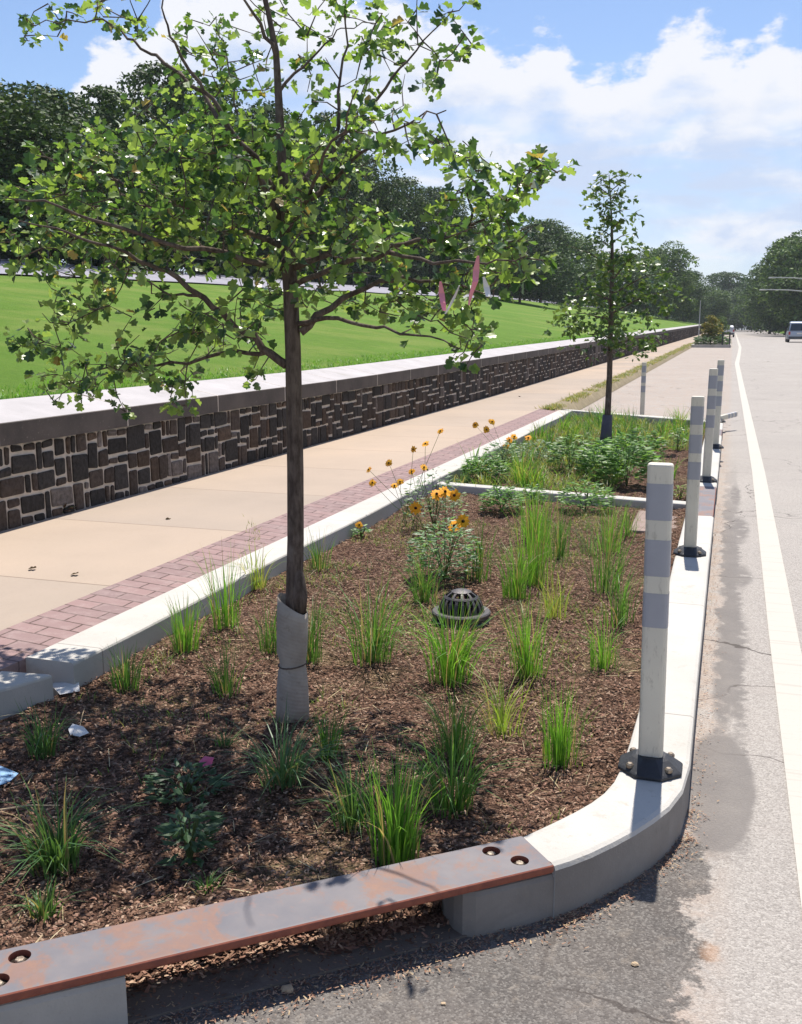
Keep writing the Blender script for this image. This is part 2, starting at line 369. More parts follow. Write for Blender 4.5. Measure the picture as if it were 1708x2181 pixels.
# mulch bed
M_mulch, t = mat('mulch')
n = t.noise(t.pos, 26, 8, 0.72); nb = t.noise(t.pos, 1.6, 4, 0.6)
vor = t.node('ShaderNodeTexVoronoi', {'Vector': t.node('ShaderNodeVectorMath', {0: t.pos, 1: t.node('ShaderNodeVectorMath', {0: t.node('ShaderNodeTexNoise', {'Vector': t.pos, 'Scale': 20.0}).outputs[1], 1: (0.05, 0.05, 0.05)}, operation='MULTIPLY').outputs[0]}, operation='ADD').outputs[0], 'Scale': 75.0})
vc = t.node('ShaderNodeSeparateColor', {0: vor.outputs['Color']}).outputs[1]
c = t.ramp(vc, [(0.0, (0.085, 0.047, 0.032)), (0.45, (0.185, 0.104, 0.070)), (0.8, (0.28, 0.168, 0.118)), (1.0, (0.40, 0.28, 0.20))])
c = t.mix(t.ss(n, 0.56, 0.40), c, (0.06, 0.035, 0.025))
c = t.mix(t.math('MULTIPLY', t.ss(nb, 0.52, 0.68), 0.35), c, (0.28, 0.24, 0.12))
setc(t, c, 0.95, 0.08)
bump(t, t.math('ADD', t.math('MULTIPLY', vor.outputs['Distance'], -1.5), n), 1.0, 0.02)

# lawn
M_lawn, t = mat('lawn')
c = t.ramp(t.noise(t.pos, 0.35, 6, 0.6), [(0.3, (0.085, 0.165, 0.018)), (0.7, (0.115, 0.200, 0.028))])
c = t.mix(t.math('MULTIPLY', t.ss(t.noise(t.pos, 9, 7, 0.8), 0.45, 0.7), 0.5), c, (0.055, 0.115, 0.015))
c = t.mix(t.math('MULTIPLY', t.ss(t.noise(t.pos, 2.2, 5, 0.7), 0.55, 0.75), 0.35), c, (0.16, 0.21, 0.05))
c = t.mix(t.math('MULTIPLY', t.ss(t.noise(t.pos, 0.3, 5, 0.65), 0.46, 0.62), 0.5), c, (0.19, 0.225, 0.055))
c = t.mix(t.math('MULTIPLY', t.ss(t.noise(t.pos, 1.1, 6, 0.75, 1.0), 0.52, 0.66), 0.35), c, (0.065, 0.125, 0.02))
setc(t, c, 0.9, 0.1); bump(t, t.noise(t.pos, 14, 6, 0.8), 0.8, 0.05)
M_dirt = simple('ground_soil', (0.10, 0.13, 0.05), (0.07, 0.085, 0.04), 0.5, 0.95, 0.1)
M_path = simple('park_path_asphalt', (0.29, 0.285, 0.33), (0.24, 0.235, 0.275), 0.4, 0.9, 0.2)
M_black = simple('black_metal', (0.02, 0.02, 0.022), (0.03, 0.03, 0.03), 20, 0.5, 0.4)

# bark
def bark_mat(name, c1, c2, sc_=18):
    m, t = mat(name)
    s_ = t.node('ShaderNodeSeparateXYZ', {0: t.pos})
    v = t.node('ShaderNodeCombineXYZ', {0: s_.outputs[0], 1: s_.outputs[1], 2: t.math('MULTIPLY', s_.outputs[2], 0.28)}).outputs[0]
    n = t.noise(v, sc_ * 3, 6, 0.65)
    c = t.ramp(n, [(0.35, c1), (0.62, c2)])
    c = t.mix(t.math('MULTIPLY', t.ss(t.noise(t.pos, 9, 5, 0.6), 0.56, 0.70), 0.5), c, (0.24, 0.20, 0.17))
    setc(t, c, 0.9, 0.15); bump(t, n, 0.9, 0.008)
    return m
M_bark = bark_mat('young_bark', (0.065, 0.047, 0.038), (0.155, 0.118, 0.095))
M_barkfar = bark_mat('old_bark', (0.035, 0.028, 0.022), (0.07, 0.055, 0.045), 2)
M_wrap, t = mat('trunk_wrap_cloth')
s_ = t.node('ShaderNodeSeparateXYZ', {0: t.pos})
hb = t.math('SINE', t.math('MULTIPLY', t.math('ADD', s_.outputs[2], t.math('MULTIPLY', s_.outputs[0], 0.4)), 420.0))
c = t.ramp(t.noise(t.pos, 10, 5, 0.6), [(0.3, (0.44, 0.38, 0.32)), (0.7, (0.30, 0.255, 0.21))])
c = t.mix(t.math('MULTIPLY', t.ss(t.noise(t.pos, 22, 5, 0.7), 0.56, 0.7), 0.45), c, (0.14, 0.11, 0.08))
setc(t, c, 0.9, 0.15); bump(t, t.math('ADD', t.math('MULTIPLY', hb, 0.10), t.noise(t.pos, 30, 5, 0.6)), 0.5, 0.006)

# steel plate: grey mill scale with orange rust blooms
M_plate, t = mat('rusty_steel_plate')
nm = t.node('ShaderNodeNewGeometry').outputs['Normal']
up = t.node('ShaderNodeSeparateXYZ', {0: nm}).outputs[2]
r1 = t.noise(t.pos, 5.0, 7, 0.7, 0.4); r2 = t.noise(t.pos, 28, 5, 0.7)
c = t.ramp(t.noise(t.pos, 8, 4, 0.6), [(0.3, (0.118, 0.114, 0.130)), (0.7, (0.170, 0.152, 0.155))])
c = t.mix(t.math('MULTIPLY', t.ss(t.math('ADD', r1, t.math('MULTIPLY', t.math('SUBTRACT', r2, .5), .25)), 0.47, 0.58), 0.72), c, t.ramp(r2, [(0.35, (0.27, 0.125, 0.065)), (0.65, (0.19, 0.105, 0.08))]))
c = t.mix(t.math('MULTIPLY', t.ss(r2, 0.55, 0.66), 0.30), c, (0.25, 0.145, 0.115))
c = t.mix(t.ss(up, 0.95, 0.7), c, t.ramp(r2, [(0.3, (0.33, 0.10, 0.055)), (0.7, (0.20, 0.06, 0.04))]))
setc(t, c, 0.62, 0.4); bump(t, r2, 0.25, 0.002)
M_bolt = simple('bolt_metal', (0.34, 0.29, 0.22), (0.18, 0.13, 0.10), 90, 0.4, 0.5, metal=0.7)
M_hole = simple('bolt_recess', (0.02, 0.015, 0.012), (0.03, 0.02, 0.015), 30, 0.9, 0.1)
M_post = simple('post_plastic', (0.74, 0.695, 0.585), (0.67, 0.625, 0.53), 5, 0.5, 0.35, bs=0.1)
_pt = NT(M_post.node_tree); _pb = [q for q in M_post.node_tree.nodes if q.type == 'BSDF_PRINCIPLED'][0]
_pp = _pt.node('ShaderNodeNewGeometry').outputs['Position']; _sx = _pt.node('ShaderNodeSeparateXYZ', {0: _pp})
_sv = _pt.node('ShaderNodeCombineXYZ', {0: _pt.math('MULTIPLY', _sx.outputs[0], 2.0), 1: _sx.outputs[1], 2: _pt.math('MULTIPLY', _sx.outputs[2], .5)}).outputs[0]
_sc = _pt.math('MULTIPLY', _pt.ss(_pt.noise(_sv, 30, 6, .75), .54, .66), .45)
_gr = _pt.math('MULTIPLY', _pt.ss(_sx.outputs[2], .42, .18), .35)
_c0 = _pb.inputs['Base Color'].links[0].from_socket
_pt.l.new(_pt.mix(_pt.math('MAXIMUM', _sc, _pt.math('MULTIPLY', _gr, _pt.noise(_pp, 25, 5, .7))), _c0, (.30, .26, .21)), _pb.inputs['Base Color'])
_t = M_post.node_tree; _n = NT(_t); _b = [q for q in _t.nodes if q.type == 'BSDF_PRINCIPLED'][0]; _o = [q for q in _t.nodes if q.type == 'OUTPUT_MATERIAL'][0]
_tr = _n.node('ShaderNodeBsdfTranslucent', {'Color': (0.85, 0.80, 0.66, 1)}); _mx = _n.node('ShaderNodeMixShader', {0: 0.14}); _t.links.new(_b.outputs[0], _mx.inputs[1]); _t.links.new(_tr.outputs[0], _mx.inputs[2]); _t.links.new(_mx.outputs[0], _o.inputs[0])
M_band = simple('reflective_sheeting', (0.37, 0.368, 0.395), (0.33, 0.328, 0.35), 6, 0.45, 0.4, bs=0.1)
M_rubber = simple('black_rubber', (0.020, 0.021, 0.025), (0.032, 0.033, 0.038), 25, 0.55, 0.4)
M_iron = simple('cast_iron', (0.055, 0.052, 0.058), (0.10, 0.085, 0.08), 22, 0.48, 0.45, bs=0.6, bd=0.004, metal=0.25)
M_void = simple('drain_inside', (0.006, 0.006, 0.006), (0.01, 0.01, 0.01), 8, 0.95, 0.0)

# ================================================================= SETTING
def strip(name, xs, ys, zf, m, label=None):
    b = MB(); nx = len(xs)
    for y in ys:
        for x in xs: b.v.append((x, y, zf(x, y)))
    for j in range(len(ys) - 1):
        for i in range(nx - 1):
            b.face((j * nx + i, j * nx + i + 1, (j + 1) * nx + i + 1, (j + 1) * nx + i))
    o = b.build(name, m, smooth=True); o['kind'] = 'structure'; return o
def frange(a, b, n): return [a + (b - a) * i / n for i in range(n + 1)]
YS = frange(-6, 20, 13) + frange(22, 100, 26) + frange(110, 320, 21) + [340, 500, 900, 1500]
# the base ground sheet reaches the horizon
strip('ground', frange(-1500, 1500, 30), frange(-200, 0, 2) + frange(20, 320, 15) + [500, 900, 1500, 2500], lambda x, y: gz(y) - 0.25, M_dirt)
strip('road', [-3.1, -2.6, -1.5, -0.5, 0, 1, 2.5, 5, 8.4], YS[:-3], lambda x, y: gz(y), M_road)
strip('sidewalk', [-4.85, -4.3, -3.7, -3.05], YS[:-4], lambda x, y: gz(y) + 0.165, M_walk)

# white lane line, following its kinks
LP = [(-2.0, 0.255, 0.385), (2.8, 0.258, 0.385), (5.1, 0.258, 0.395), (11.2, 0.285, 0.415), (20, 0.27, 0.40), (30, 0.23, 0.37), (44, 0.17, 0.34), (58, 0.33, 0.50), (76, 0.50, 0.68), (110, 0.50, 0.68), (200, 0.5, 0.68)]
b = MB()
for i, (y, a, c_) in enumerate(LP): b.v += [(a, y, gz(y) + 0.004), (c_, y, gz(y) + 0.004)]
for i in range(len(LP) - 1): b.face((2 * i, 2 * i + 1, 2 * i + 3, 2 * i + 2))
o = b.build('lane_line', M_line); o['kind'] = 'structure'

# paver strip between walk and kerb
b = MB()
ys = frange(-1, 17.1, 30)
for y in ys: b.v += [(-3.05, y, 0.169), (-2.735 if y > 3.2 else -2.76, y, 0.146), (-2.735 if y > 3.2 else -2.76, y, -0.05)]
for i in range(len(ys) - 1):
    b.face((3 * i, 3 * i + 1, 3 * i + 4, 3 * i + 3)); b.face((3 * i + 1, 3 * i + 2, 3 * i + 5, 3 * i + 4))
o = b.build('brick_paving', M_brick); o['kind'] = 'structure'

# verge soil strip and kerb edge beyond the planter (weeds grow on it)
M_drysoil = simple('dry_soil', (0.27, 0.225, 0.15), (0.19, 0.155, 0.10), 6, 0.95, 0.1)
strip('verge', [-3.05, -2.80, -2.66], [16.9, 18] + frange(20, 90, 14), lambda x, y: gz(y) + (0.172 if x < -2.75 else 0.006), M_drysoil)

# lawn slope
def lawn_z(x, y):
    s_ = 0.13 + 0.0005 * max(0, min(y, 104) - 24)
    d = max(0.0, -5.05 - x)
    h = wt(y) + 0.085 + min(d, 15) * s_
    if d > 15: h += min(d - 15, 4) * 0.10 + max(0, d - 19) * 0.05
    return h + 0.12 * mnoise.noise((x * 0.12, y * 0.12, 0)) * min(1, d / 3)
xs = [-5.06, -5.5, -6.5, -8, -10, -12, -14, -16, -18, -19.5, -20.5, -22, -24, -28, -34, -45, -70, -120]
strip('lawn', xs, frange(0, 100, 40) + frange(105, 320, 30), lambda x, y: lawn_z(x, y), M_lawn)
strip('park_path', [-21.2, -23.6, -26.4], frange(0, 100, 40) + frange(105, 200, 20), lambda x, y: lawn_z(x, y) + 0.06 + (0.20 if x < -22 else 0) + (0.16 if x < -25 else 0), M_path)
strip('far_verge', [8.4, 8.55, 11, 14, 20, 40], YS[:-3], lambda x, y: gz(y) + (0.12 if x > 8.5 else 0.0) + max(0, x - 9) * 0.03, M_lawn)

# ---- kerbs
def kerb(name, outer, inner, zt, zb, m, label, cat, parent=None, cut=None):
    """outer/inner: matching lists of (x, y). A poured kerb with eased edges."""
    b = MB(); n = len(outer)
    if not isinstance(zt, (list, tuple)): zt = [zt] * n
    K = 8
    for i in range(n):
        o_ = Vector(outer[i]); i_ = Vector(inner[i]); d = (i_ - o_); L = d.length; d = d / L
        for off, z in ((0, zb), (0.0, zt[i] - 0.016), (0.005, zt[i] - 0.005), (0.018, zt[i]), (L - 0.014, zt[i]), (L - 0.004, zt[i] - 0.004), (L, zt[i] - 0.012), (L, zb)):
            q = o_ + d * off
            w = 0.0016 * mnoise.noise((q.x * 7, q.y * 7, z * 3))
            b.v.append((q.x + w, q.y + w, z + (w if z > 0.05 else 0)))
    for i in range(n - 1):
        for k in range(K - 1):
            b.face((i * K + k, i * K + k + 1, (i + 1) * K + k + 1, (i + 1) * K + k))
    b.face(list(range(K))); b.face([(n - 1) * K + k for k in range(K - 1, -1, -1)])
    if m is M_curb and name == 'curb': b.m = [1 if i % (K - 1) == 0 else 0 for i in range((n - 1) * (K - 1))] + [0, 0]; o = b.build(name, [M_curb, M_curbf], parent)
    else: o = b.build(name, m, parent)
    if parent is None: tag(o, label, cat)
    return o
def dens(pts, step=0.25):
    out = []
    for a, c_ in zip(pts[:-1], pts[1:]):
        L = math.dist(a, c_); k = max(1, int(L / step))
        out += [tuple(a[j] + (c_[j] - a[j]) * q / k for j in range(len(a))) for q in range(k)]
    return out + [pts[-1]]
# road-side kerb: near rounded corner up to first inlet
zc = 0.15
outer_px = [(1479, 1649), (1461, 1689), (1430, 1717), (1394, 1744), (1354, 1769), (1314, 1791), (1254, 1821), (1204, 1837), (1183, 1843)]
inner_px = [(1334, 1604), (1323, 1640), (1309, 1664), (1289, 1688), (1262, 1706), (1229, 1724), (1180, 1749), (1130, 1771), (1093, 1786)]
outer = [(-0.052, 7.55), (-0.053, 6.0), (-0.052, 4.5), (-0.05, 3.35)] + [G(u, v, zc) for u, v in outer_px]
inner = [(-0.255, 7.55), (-0.255, 6.0), (-0.250, 4.5), (-0.245, 3.5)] + [G(u, v, zc) for u, v in inner_px]
def dens2(o_, i_):
    oo, ii = [], []
    for k in range(len(o_) - 1):
        n = max(1, int(math.dist(o_[k], o_[k + 1]) / 0.3))
        for q in range(n):
            oo.append(tuple(o_[k][j] + (o_[k + 1][j] - o_[k][j]) * q / n for j in (0, 1)))
            ii.append(tuple(i_[k][j] + (i_[k + 1][j] - i_[k][j]) * q / n for j in (0, 1)))
    return oo + [o_[-1]], ii + [i_[-1]]
def smooth_pts(P, k0, it=2):
    for _ in range(it):
        Q = P[:]
        for k in range(k0, len(P) - 1): Q[k] = tuple(0.25 * P[k - 1][j] + 0.5 * P[k][j] + 0.25 * P[k + 1][j] for j in (0, 1))
        P = Q
    return P
outer, inner = smooth_pts(outer, 4), smooth_pts(inner, 4)
oo, ii = dens2(outer, inner)
kc = kerb('curb', oo, ii, zc, -0.05, M_curb, 'white concrete curb curving round the near corner of the planting bed', 'curb')
# the lowered seat of the kerb that carries the plate, ending at the inlet
A0 = Vector(outer[-1]); B0 = Vector(inner[-1])
pl_f0 = Vector(G(1183, 1843, .15)); pl_f1 = Vector(G(0, 2122, .15)); U = (pl_f1 - pl_f0).normalized(); Nn = Vector((U.y, -U.x))
if Nn.dot(B0 - A0) < 0: Nn = -Nn
PW = 0.168
def PLp(s_, w): q = pl_f0 + U * s_ + Nn * w; return (q.x, q.y)
s_nose = 0.265; s_left = (Vector(G(270, 2168, 0.0)) - pl_f0).dot(U)
kerb('curb_seat', [PLp(0.001, 0.004), PLp(0.15, 0.004), PLp(s_nose - 0.04, 0.006), PLp(s_nose - 0.01, 0.02), PLp(s_nose, 0.05)],
     [PLp(0.001, PW), PLp(0.15, PW), PLp(s_nose - 0.04, PW), PLp(s_nose - 0.01, PW), PLp(s_nose, PW - 0.01)], 0.1255, -0.05, M_curbf, None, None, parent=kc)
kl = kerb('curb', [PLp(s_left + s_, 0.006) for s_ in (0, 0.2, 0.42)], [PLp(s_left + s_, PW) for s_ in (0, 0.2, 0.42)], 0.1255, -0.05, M_curbold,
     'stained grey curb block under the left end of the steel plate', 'curb')
kerb('curb_run', [PLp(s_left + s_, 0.0) for s_ in (0.422, 0.8, 1.4, 1.9)], [PLp(s_left + s_, PW + .02) for s_ in (0.422, 0.8, 1.4, 1.9)], 0.15, -0.05, M_curbold, None, None, parent=kl)
# smooth apron in the inlet mouth under the plate
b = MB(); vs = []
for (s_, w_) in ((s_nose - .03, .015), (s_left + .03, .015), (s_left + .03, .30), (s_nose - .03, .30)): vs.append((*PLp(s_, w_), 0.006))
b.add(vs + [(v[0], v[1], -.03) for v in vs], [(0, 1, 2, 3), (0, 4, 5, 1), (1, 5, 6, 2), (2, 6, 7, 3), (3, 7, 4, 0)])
tag(b.build('inlet_apron', M_apron), 'flat concrete apron coloured dark as shade in the gap under the long steel plate', 'concrete apron')
# further road-side kerb pieces between the inlets
def ks(y0, y1, label, name='curb'):
    ys_ = dens([(y0,), (y1,)], 0.4)
    return kerb(name, [(-0.052, y[0]) for y in ys_], [(-0.262, y[0]) for y in ys_], 0.15, -0.03, M_curb, label, 'curb')
ks(9.02, 13.55, 'straight white curb section between the two road-side steel plates')
k5 = ks(14.35, 15.62, 'short far curb section beside the knocked-over post')
# far angled end kerb
fo = [(-0.052, 15.62), (-0.45, 15.98), (-1.4, 16.52), (-2.745, 17.28)]
fi = [(-0.262, 15.45), (-0.55, 15.75), (-1.45, 16.30), (-2.50, 16.98)]
oo, ii = dens2(fo, fi)
kerb('curb', oo, ii, 0.15, -0.03, M_curb, 'angled white curb closing the far end of the planting bed', 'curb')
# sidewalk-side kerb, and the separate block nearer the camera
ys_ = dens([(3.30,), (16.98,)], 0.5)
kerb('curb', [(-2.745, y[0]) for y in ys_], [(-2.505 + 0.01 * math.sin(y[0] * 2.1), y[0]) for y in ys_], 0.152, -0.03, M_curb, 'long white curb between the brick paving and the mulch', 'curb')
so = [(-2.86, 0.4), (-2.86, 1.6), (-2.86, 2.75), (-2.82, 2.95), (-2.73, 3.13)]
si = [(-2.62, 0.4), (-2.62, 1.6), (-2.625, 2.72), (-2.585, 2.93), (-2.495, 3.16)]
kerb('curb', so, si, 0.150, -0.03, M_curbold, 'short grey curb end left of the gap at the left edge', 'curb')
# cross wall (check dam) between the two halves of the bed
c0 = G(975, 1036, .10); c1 = G(1462, 1076, .10)
pts = [(-2.50, c0[1] + 0.04), c0, (-1.3, (c0[1] + c1[1]) / 2), c1, (-0.262, c1[1])]
oo, ii = dens2(pts, [(p[0], p[1] + 0.15) for p in pts])
kerb('check_dam', oo, ii, 0.11, -0.03, M_curb, 'thin white concrete cross wall dividing the planting bed', 'low wall')
# splash pad behind the second plate
b = MB(); b.box((-0.46, 7.72, 0.035), (0.36, 0.85, 0.05)); o = b.build('splash_pad', simple('pinkish_pad', (0.30, 0.235, 0.205), (0.22, 0.165, 0.14), 9, .9, .1)); bevel(o, 0.008)
tag(o, 'pinkish concrete pad in the mulch beside the second steel plate', 'concrete pad')

# ---- steel plates
def steel_plate(center, length, width, ang, zt, label, holes=True, group=None):
    root = empty('steel_plate', (center[0], center[1], zt - 0.024), label, 'steel plate', group, ang)
    b = MB(); hs = []
    L, Wd, T = length, width, 0.024
    if holes:
        for ex in (-1, 1):
            for dx, dy in ((0.118, 0.040), (0.072, -0.030)):
                hs.append((ex * (L / 2 - (dx if ex > 0 else dx)), dy))
    # slab with real countersunk openings: grid cells round each hole
    b.box((0, 0, T / 2), (L, Wd, T))
    o = b.build('slab', M_plate, root); bevel(o, 0.007, 3)
    if holes:
        for hx, hy in hs:
            cb = MB(); cb.lathe([(0.024, 0.006), (0.024, T + 0.01)], 24, (hx, hy, 0)); co = cb.build('cutter', M_hole)
            co.matrix_world = Matrix.Translation(root.location) @ Matrix.Rotation(ang, 4, 'Z')
            bpy.context.view_layer.update()
            m = o.modifiers.new('cut', 'BOOLEAN'); m.object = co; m.solver = 'EXACT'; m.operation = 'DIFFERENCE'
            dg = bpy.context.evaluated_depsgraph_get(); me = bpy.data.meshes.new_from_object(o.evaluated_get(dg))
            o.modifiers.clear(); o.data = me; bpy.data.objects.remove(co)
            bb = MB(); bb.lathe([(0.0225, 0.0085), (0.0225, 0.0095)], 20, (hx, hy, 0)); r_ = bb.build('bolt_recess', M_hole, root)
            bb = MB(); bb.lathe([(0.013, 0.0096), (0.013, 0.0155), (0.010, 0.0185), (0.0, 0.0190)], 6, (hx, hy, 0)); bb.build('bolt', M_bolt, root)
    return root
s_end = (Vector(G(-20, 2110, 0.15)) - pl_f0).dot(U) + 0.06
cpl = pl_f0 + U * (s_end / 2) + Nn * (PW / 2)
steel_plate(cpl, s_end - 0.004, PW, math.atan2(-U.y, -U.x), 0.1515, 'long rust-streaked grey steel plate bridging the near curb inlet')
steel_plate((-0.157, 8.285), 1.462, 0.20, math.pi / 2, 0.1515, 'mauve steel plate in the road-side curb beyond the second post', holes=False)
steel_plate((-0.157, 13.95), 0.792, 0.20, math.pi / 2, 0.1515, 'farthest steel plate, in the curb before the knocked-over post', holes=False)

# ================================================================= STONE WALL
rnd = random.Random(7)
wall = empty('stone_wall', (-4.7, 5, 0.16), 'low dark stone wall with pale sloped coping along the sidewalk', 'wall')
def wl(v): return (v[0] + 4.7, v[1] - 5, v[2] - 0.16)
# mortar core
b = MB(); ys_ = frange(1, 20, 10) + frange(24, 164, 35)
for y in ys_:
    for x, z in ((-4.612, gz(y) + 0.10), (-4.612, wt(y) - 0.155), (-5.0, wt(y) - 0.155), (-5.0, gz(y) - 0.3)): b.v.append(wl((x, y, z)))
for i in range(len(ys_) - 1):
    for k in range(3): b.face((i * 4 + k, i * 4 + 4 + k, i * 4 + 5 + k, i * 4 + 1 + k))
b.face((0, 1, 2, 3)); b.face([(len(ys_) - 1) * 4 + k for k in (3, 2, 1, 0)])
b.build('mortar_bed', M_mortar, wall)
# stones: irregular squared rubble
b = MB()
cell = 0.062
def stones(y0, y1, base_f, top_f, cell, gap, bulge):
    ncol = int((y1 - y0) / cell); nrow = int((top_f(y0) - base_f(y0)) / cell)
    occ = set(); todo = []
    def free(j, r_, w, h_): return j + w <= ncol and r_ + h_ <= nrow and all((j + a, r_ + q) not in occ for a in range(w) for q in range(h_))
    def put(j, r_, w, h_):
        for a in range(w):
            for q in range(h_): occ.add((j + a, r_ + q))
        todo.append((j, r_, w, h_))
    for sizes, tries in (([(3, 3), (4, 3), (3, 3), (3, 2), (4, 2), (2, 3)], ncol * 2), ([(3, 2), (2, 2), (2, 3)], ncol * 4)):
        for _ in range(tries):
            w, h_ = rnd.choice(sizes); j, r_ = rnd.randrange(ncol), rnd.randrange(0, nrow)
            if free(j, r_, w, h_): put(j, r_, w, h_)
    for j in range(ncol):
        for r_ in range(nrow):
            if (j, r_) in occ: continue
            for w, h_ in rnd.choice([[(2, 2), (1, 2), (2, 1), (1, 1)], [(1, 3), (1, 2), (2, 1), (1, 1)]]):
                if free(j, r_, w, h_): put(j, r_, w, h_); break
    for (j, r_, w, h_) in todo:
            y = y0 + j * cell; cw = (top_f(y) - base_f(y)) / nrow
            ya, yb = y + gap, y + w * cell - gap
            za, zb_ = base_f(y) + r_ * cw + gap, base_f(y) + (r_ + h_) * cw - gap
            t_ = rnd.random()
            if t_ < 0.42: col_ = (0.040, 0.036, 0.034)
            elif t_ < 0.80: col_ = (0.065, 0.050, 0.042)
            elif t_ < 0.94: col_ = (0.085, 0.060, 0.045)
            else: col_ = (0.13, 0.11, 0.10)
            g_ = rnd.uniform(0.75, 1.3); b.cc = tuple(x * g_ for x in col_)
            xo = -4.606; pr = rnd.uniform(0.5, 1.0) * bulge; e = min(0.02, (yb - ya) * .22, (zb_ - za) * .25)
            jy = lambda: rnd.uniform(-.008, .008) * min(1, cell / .06)
            cn = [(ya + jy(), za + jy()), (yb + jy(), za + jy()), (yb + jy(), zb_ + jy()), (ya + jy(), zb_ + jy())]
            cy_, cz_ = (ya + yb) / 2, (za + zb_) / 2
            oct_ = []
            for q in range(4):
                p_, n_, l_ = cn[q], cn[(q + 1) % 4], cn[q - 1]
                k1 = min(.3, .009 / max(.02, math.dist(p_, l_))); k2 = min(.3, .009 / max(.02, math.dist(p_, n_)))
                oct_ += [(p_[0] + (l_[0] - p_[0]) * k1, p_[1] + (l_[1] - p_[1]) * k1), (p_[0] + (n_[0] - p_[0]) * k2, p_[1] + (n_[1] - p_[1]) * k2)]
            vs = [wl((xo - .01, p[0], p[1])) for p in oct_] + [wl((xo + pr * .7, p[0], p[1])) for p in oct_]
            vs += [wl((xo + pr * rnd.uniform(.9, 1.2), cy_ + (p[0] - cy_) * (1 - 2 * e / (yb - ya)), cz_ + (p[1] - cz_) * (1 - 2 * e / (zb_ - za)))) for p in oct_]
            vs.append(wl((xo + pr * rnd.uniform(1.0, 1.5), cy_ + jy() * 2, cz_ + jy() * 2)))
            fs = [(q, (q + 1) % 8, 8 + (q + 1) % 8, 8 + q) for q in range(8)] + [(8 + q, 8 + (q + 1) % 8, 16 + (q + 1) % 8, 16 + q) for q in range(8)] + [(16 + q, 16 + (q + 1) % 8, 24) for q in range(8)]
            b.add(vs, fs)
stones(3.5, 34, lambda y: gz(y) + 0.15, lambda y: wt(y) - 0.155, 0.066, 0.0120, 0.012)
stones(34, 163, lambda y: gz(y) + 0.15, lambda y: wt(y) - 0.155, 0.13, 0.016, 0.03)
b.cc = None
b.build('stonework', M_stone, wall)
# coping blocks
y = 0.9; k = 0
CAPN = 0
while y < 163:
    L = 1.50 if y < 60 else 6.0
    b = MB()
    y0, y1 = y + 0.004, y + L - 0.004
    q = []
    for yy_ in (y0, y1):
        w = wt(yy_)
        for x, z in ((-4.565, w - 0.153), (-4.565, w - 0.004), (-4.575, w + 0.001), (-5.07, w + 0.105), (-5.07, w - 0.153)): q.append(wl((x, yy_, z)))
    b.add(q, [(0, 1, 6, 5), (1, 2, 7, 6), (2, 3, 8, 7), (3, 4, 9, 8), (4, 0, 5, 9), (4, 3, 2, 1, 0), (5, 6, 7, 8, 9)])
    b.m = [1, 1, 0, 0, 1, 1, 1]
    if y < 40:
        q = []
        for yy_ in (y0 - .010, y0 + .002):
            w = wt(y0) + .0015
            for x, z in ((-4.563, w - 0.155), (-4.563, w - 0.004), (-4.574, w + 0.001), (-5.072, w + 0.105), (-5.072, w - 0.155)): q.append(wl((x, yy_, z)))
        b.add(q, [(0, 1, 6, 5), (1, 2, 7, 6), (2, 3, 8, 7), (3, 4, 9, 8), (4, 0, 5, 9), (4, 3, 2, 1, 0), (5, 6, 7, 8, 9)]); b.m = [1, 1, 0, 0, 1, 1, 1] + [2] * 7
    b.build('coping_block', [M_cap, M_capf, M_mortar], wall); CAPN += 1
    y += L
b = MB()
for ys0, ys1 in ((1, 163),):
    pass

# ================================================================= MULCH
def bed_poly_contains(x, y):
    if not (-2.52 < x < -0.16): return False
    if y > 17.2 - (x + 2.6) * 0.55: return False
    # angled near end
    q = Vector((x, y)) - pl_f0
    du_ = q.dot(U)
    if q.dot(Nn) < 0.075: return False
    if s_nose - .02 < du_ < s_left + .02 and q.dot(Nn) < (PW - .045 if du_ < s_nose + .34 else PW - .005) + .02 * mnoise.noise((x * 20, y * 20, 0)): return False
    # rounded corner
    cx_, cy_ = -0.62, 3.20
    if y < 3.3 and x > -0.62:
        dx, dy = x - cx_, y - cy_
        # distance past the inside of the kerb
        for k in range(4, len(inner) - 1):
            a, c_ = Vector(inner[k]), Vector(inner[k + 1]); d = (c_ - a); nn = Vector((d.y, -d.x)).normalized()
            o_ = Vector(outer[k])
            if nn.dot(o_ - a) < 0: nn = -nn
            tt = (Vector((x, y)) - a).dot(d) / d.length_squared
            if -0.2 <= tt <= 1.2 and nn.dot(Vector((x, y)) - a) > 0.05: return False
    return True
def mulch_z(x, y):
    z = 0.045 + 0.030 * mnoise.noise((x * 1.6, y * 1.6, 0)) + 0.016 * mnoise.noise((x * 6, y * 6, 3)) + 0.007 * mnoise.noise((x * 19, y * 19, 5))
    z -= 0.02 * math.exp(-((x + 1.3) ** 2 + (y - 4.8) ** 2) / 0.5)
    if x > -0.55: z += 0.045 * min(1, (x + 0.55) / 0.3)            # banked up to the road-side kerb
    q = (Vector((x, y)) - pl_f0); dn, du = q.dot(Nn), q.dot(U)
    if dn < 0.45:                                                   # banked behind the plate, low in the inlet mouth
        k = max(0.0, 1 - (dn - PW) / 0.25); k = min(1, k)
        z += 0.05 * k * (0.0 if False else 1)
        if s_nose < du < s_left and dn < PW + 0.10: z = min(z, 0.012 + max(0, dn - PW + .05) * .8 +  0.008 * mnoise.noise((x * 15, y * 15, 1)))
    return max(z, 0.007)
b = MB(); st = 0.03; idx = {}
x0g, y0g = -2.52, 0.6
nx_, ny_ = int(2.36 / st) + 1, int(16.8 / st) + 1
def vid(i, j):
    if (i, j) not in idx:
        x, y = x0g + i * st, y0g + j * st
        idx[(i, j)] = len(b.v); b.v.append((x, y, mulch_z(x, y)))
    return idx[(i, j)]
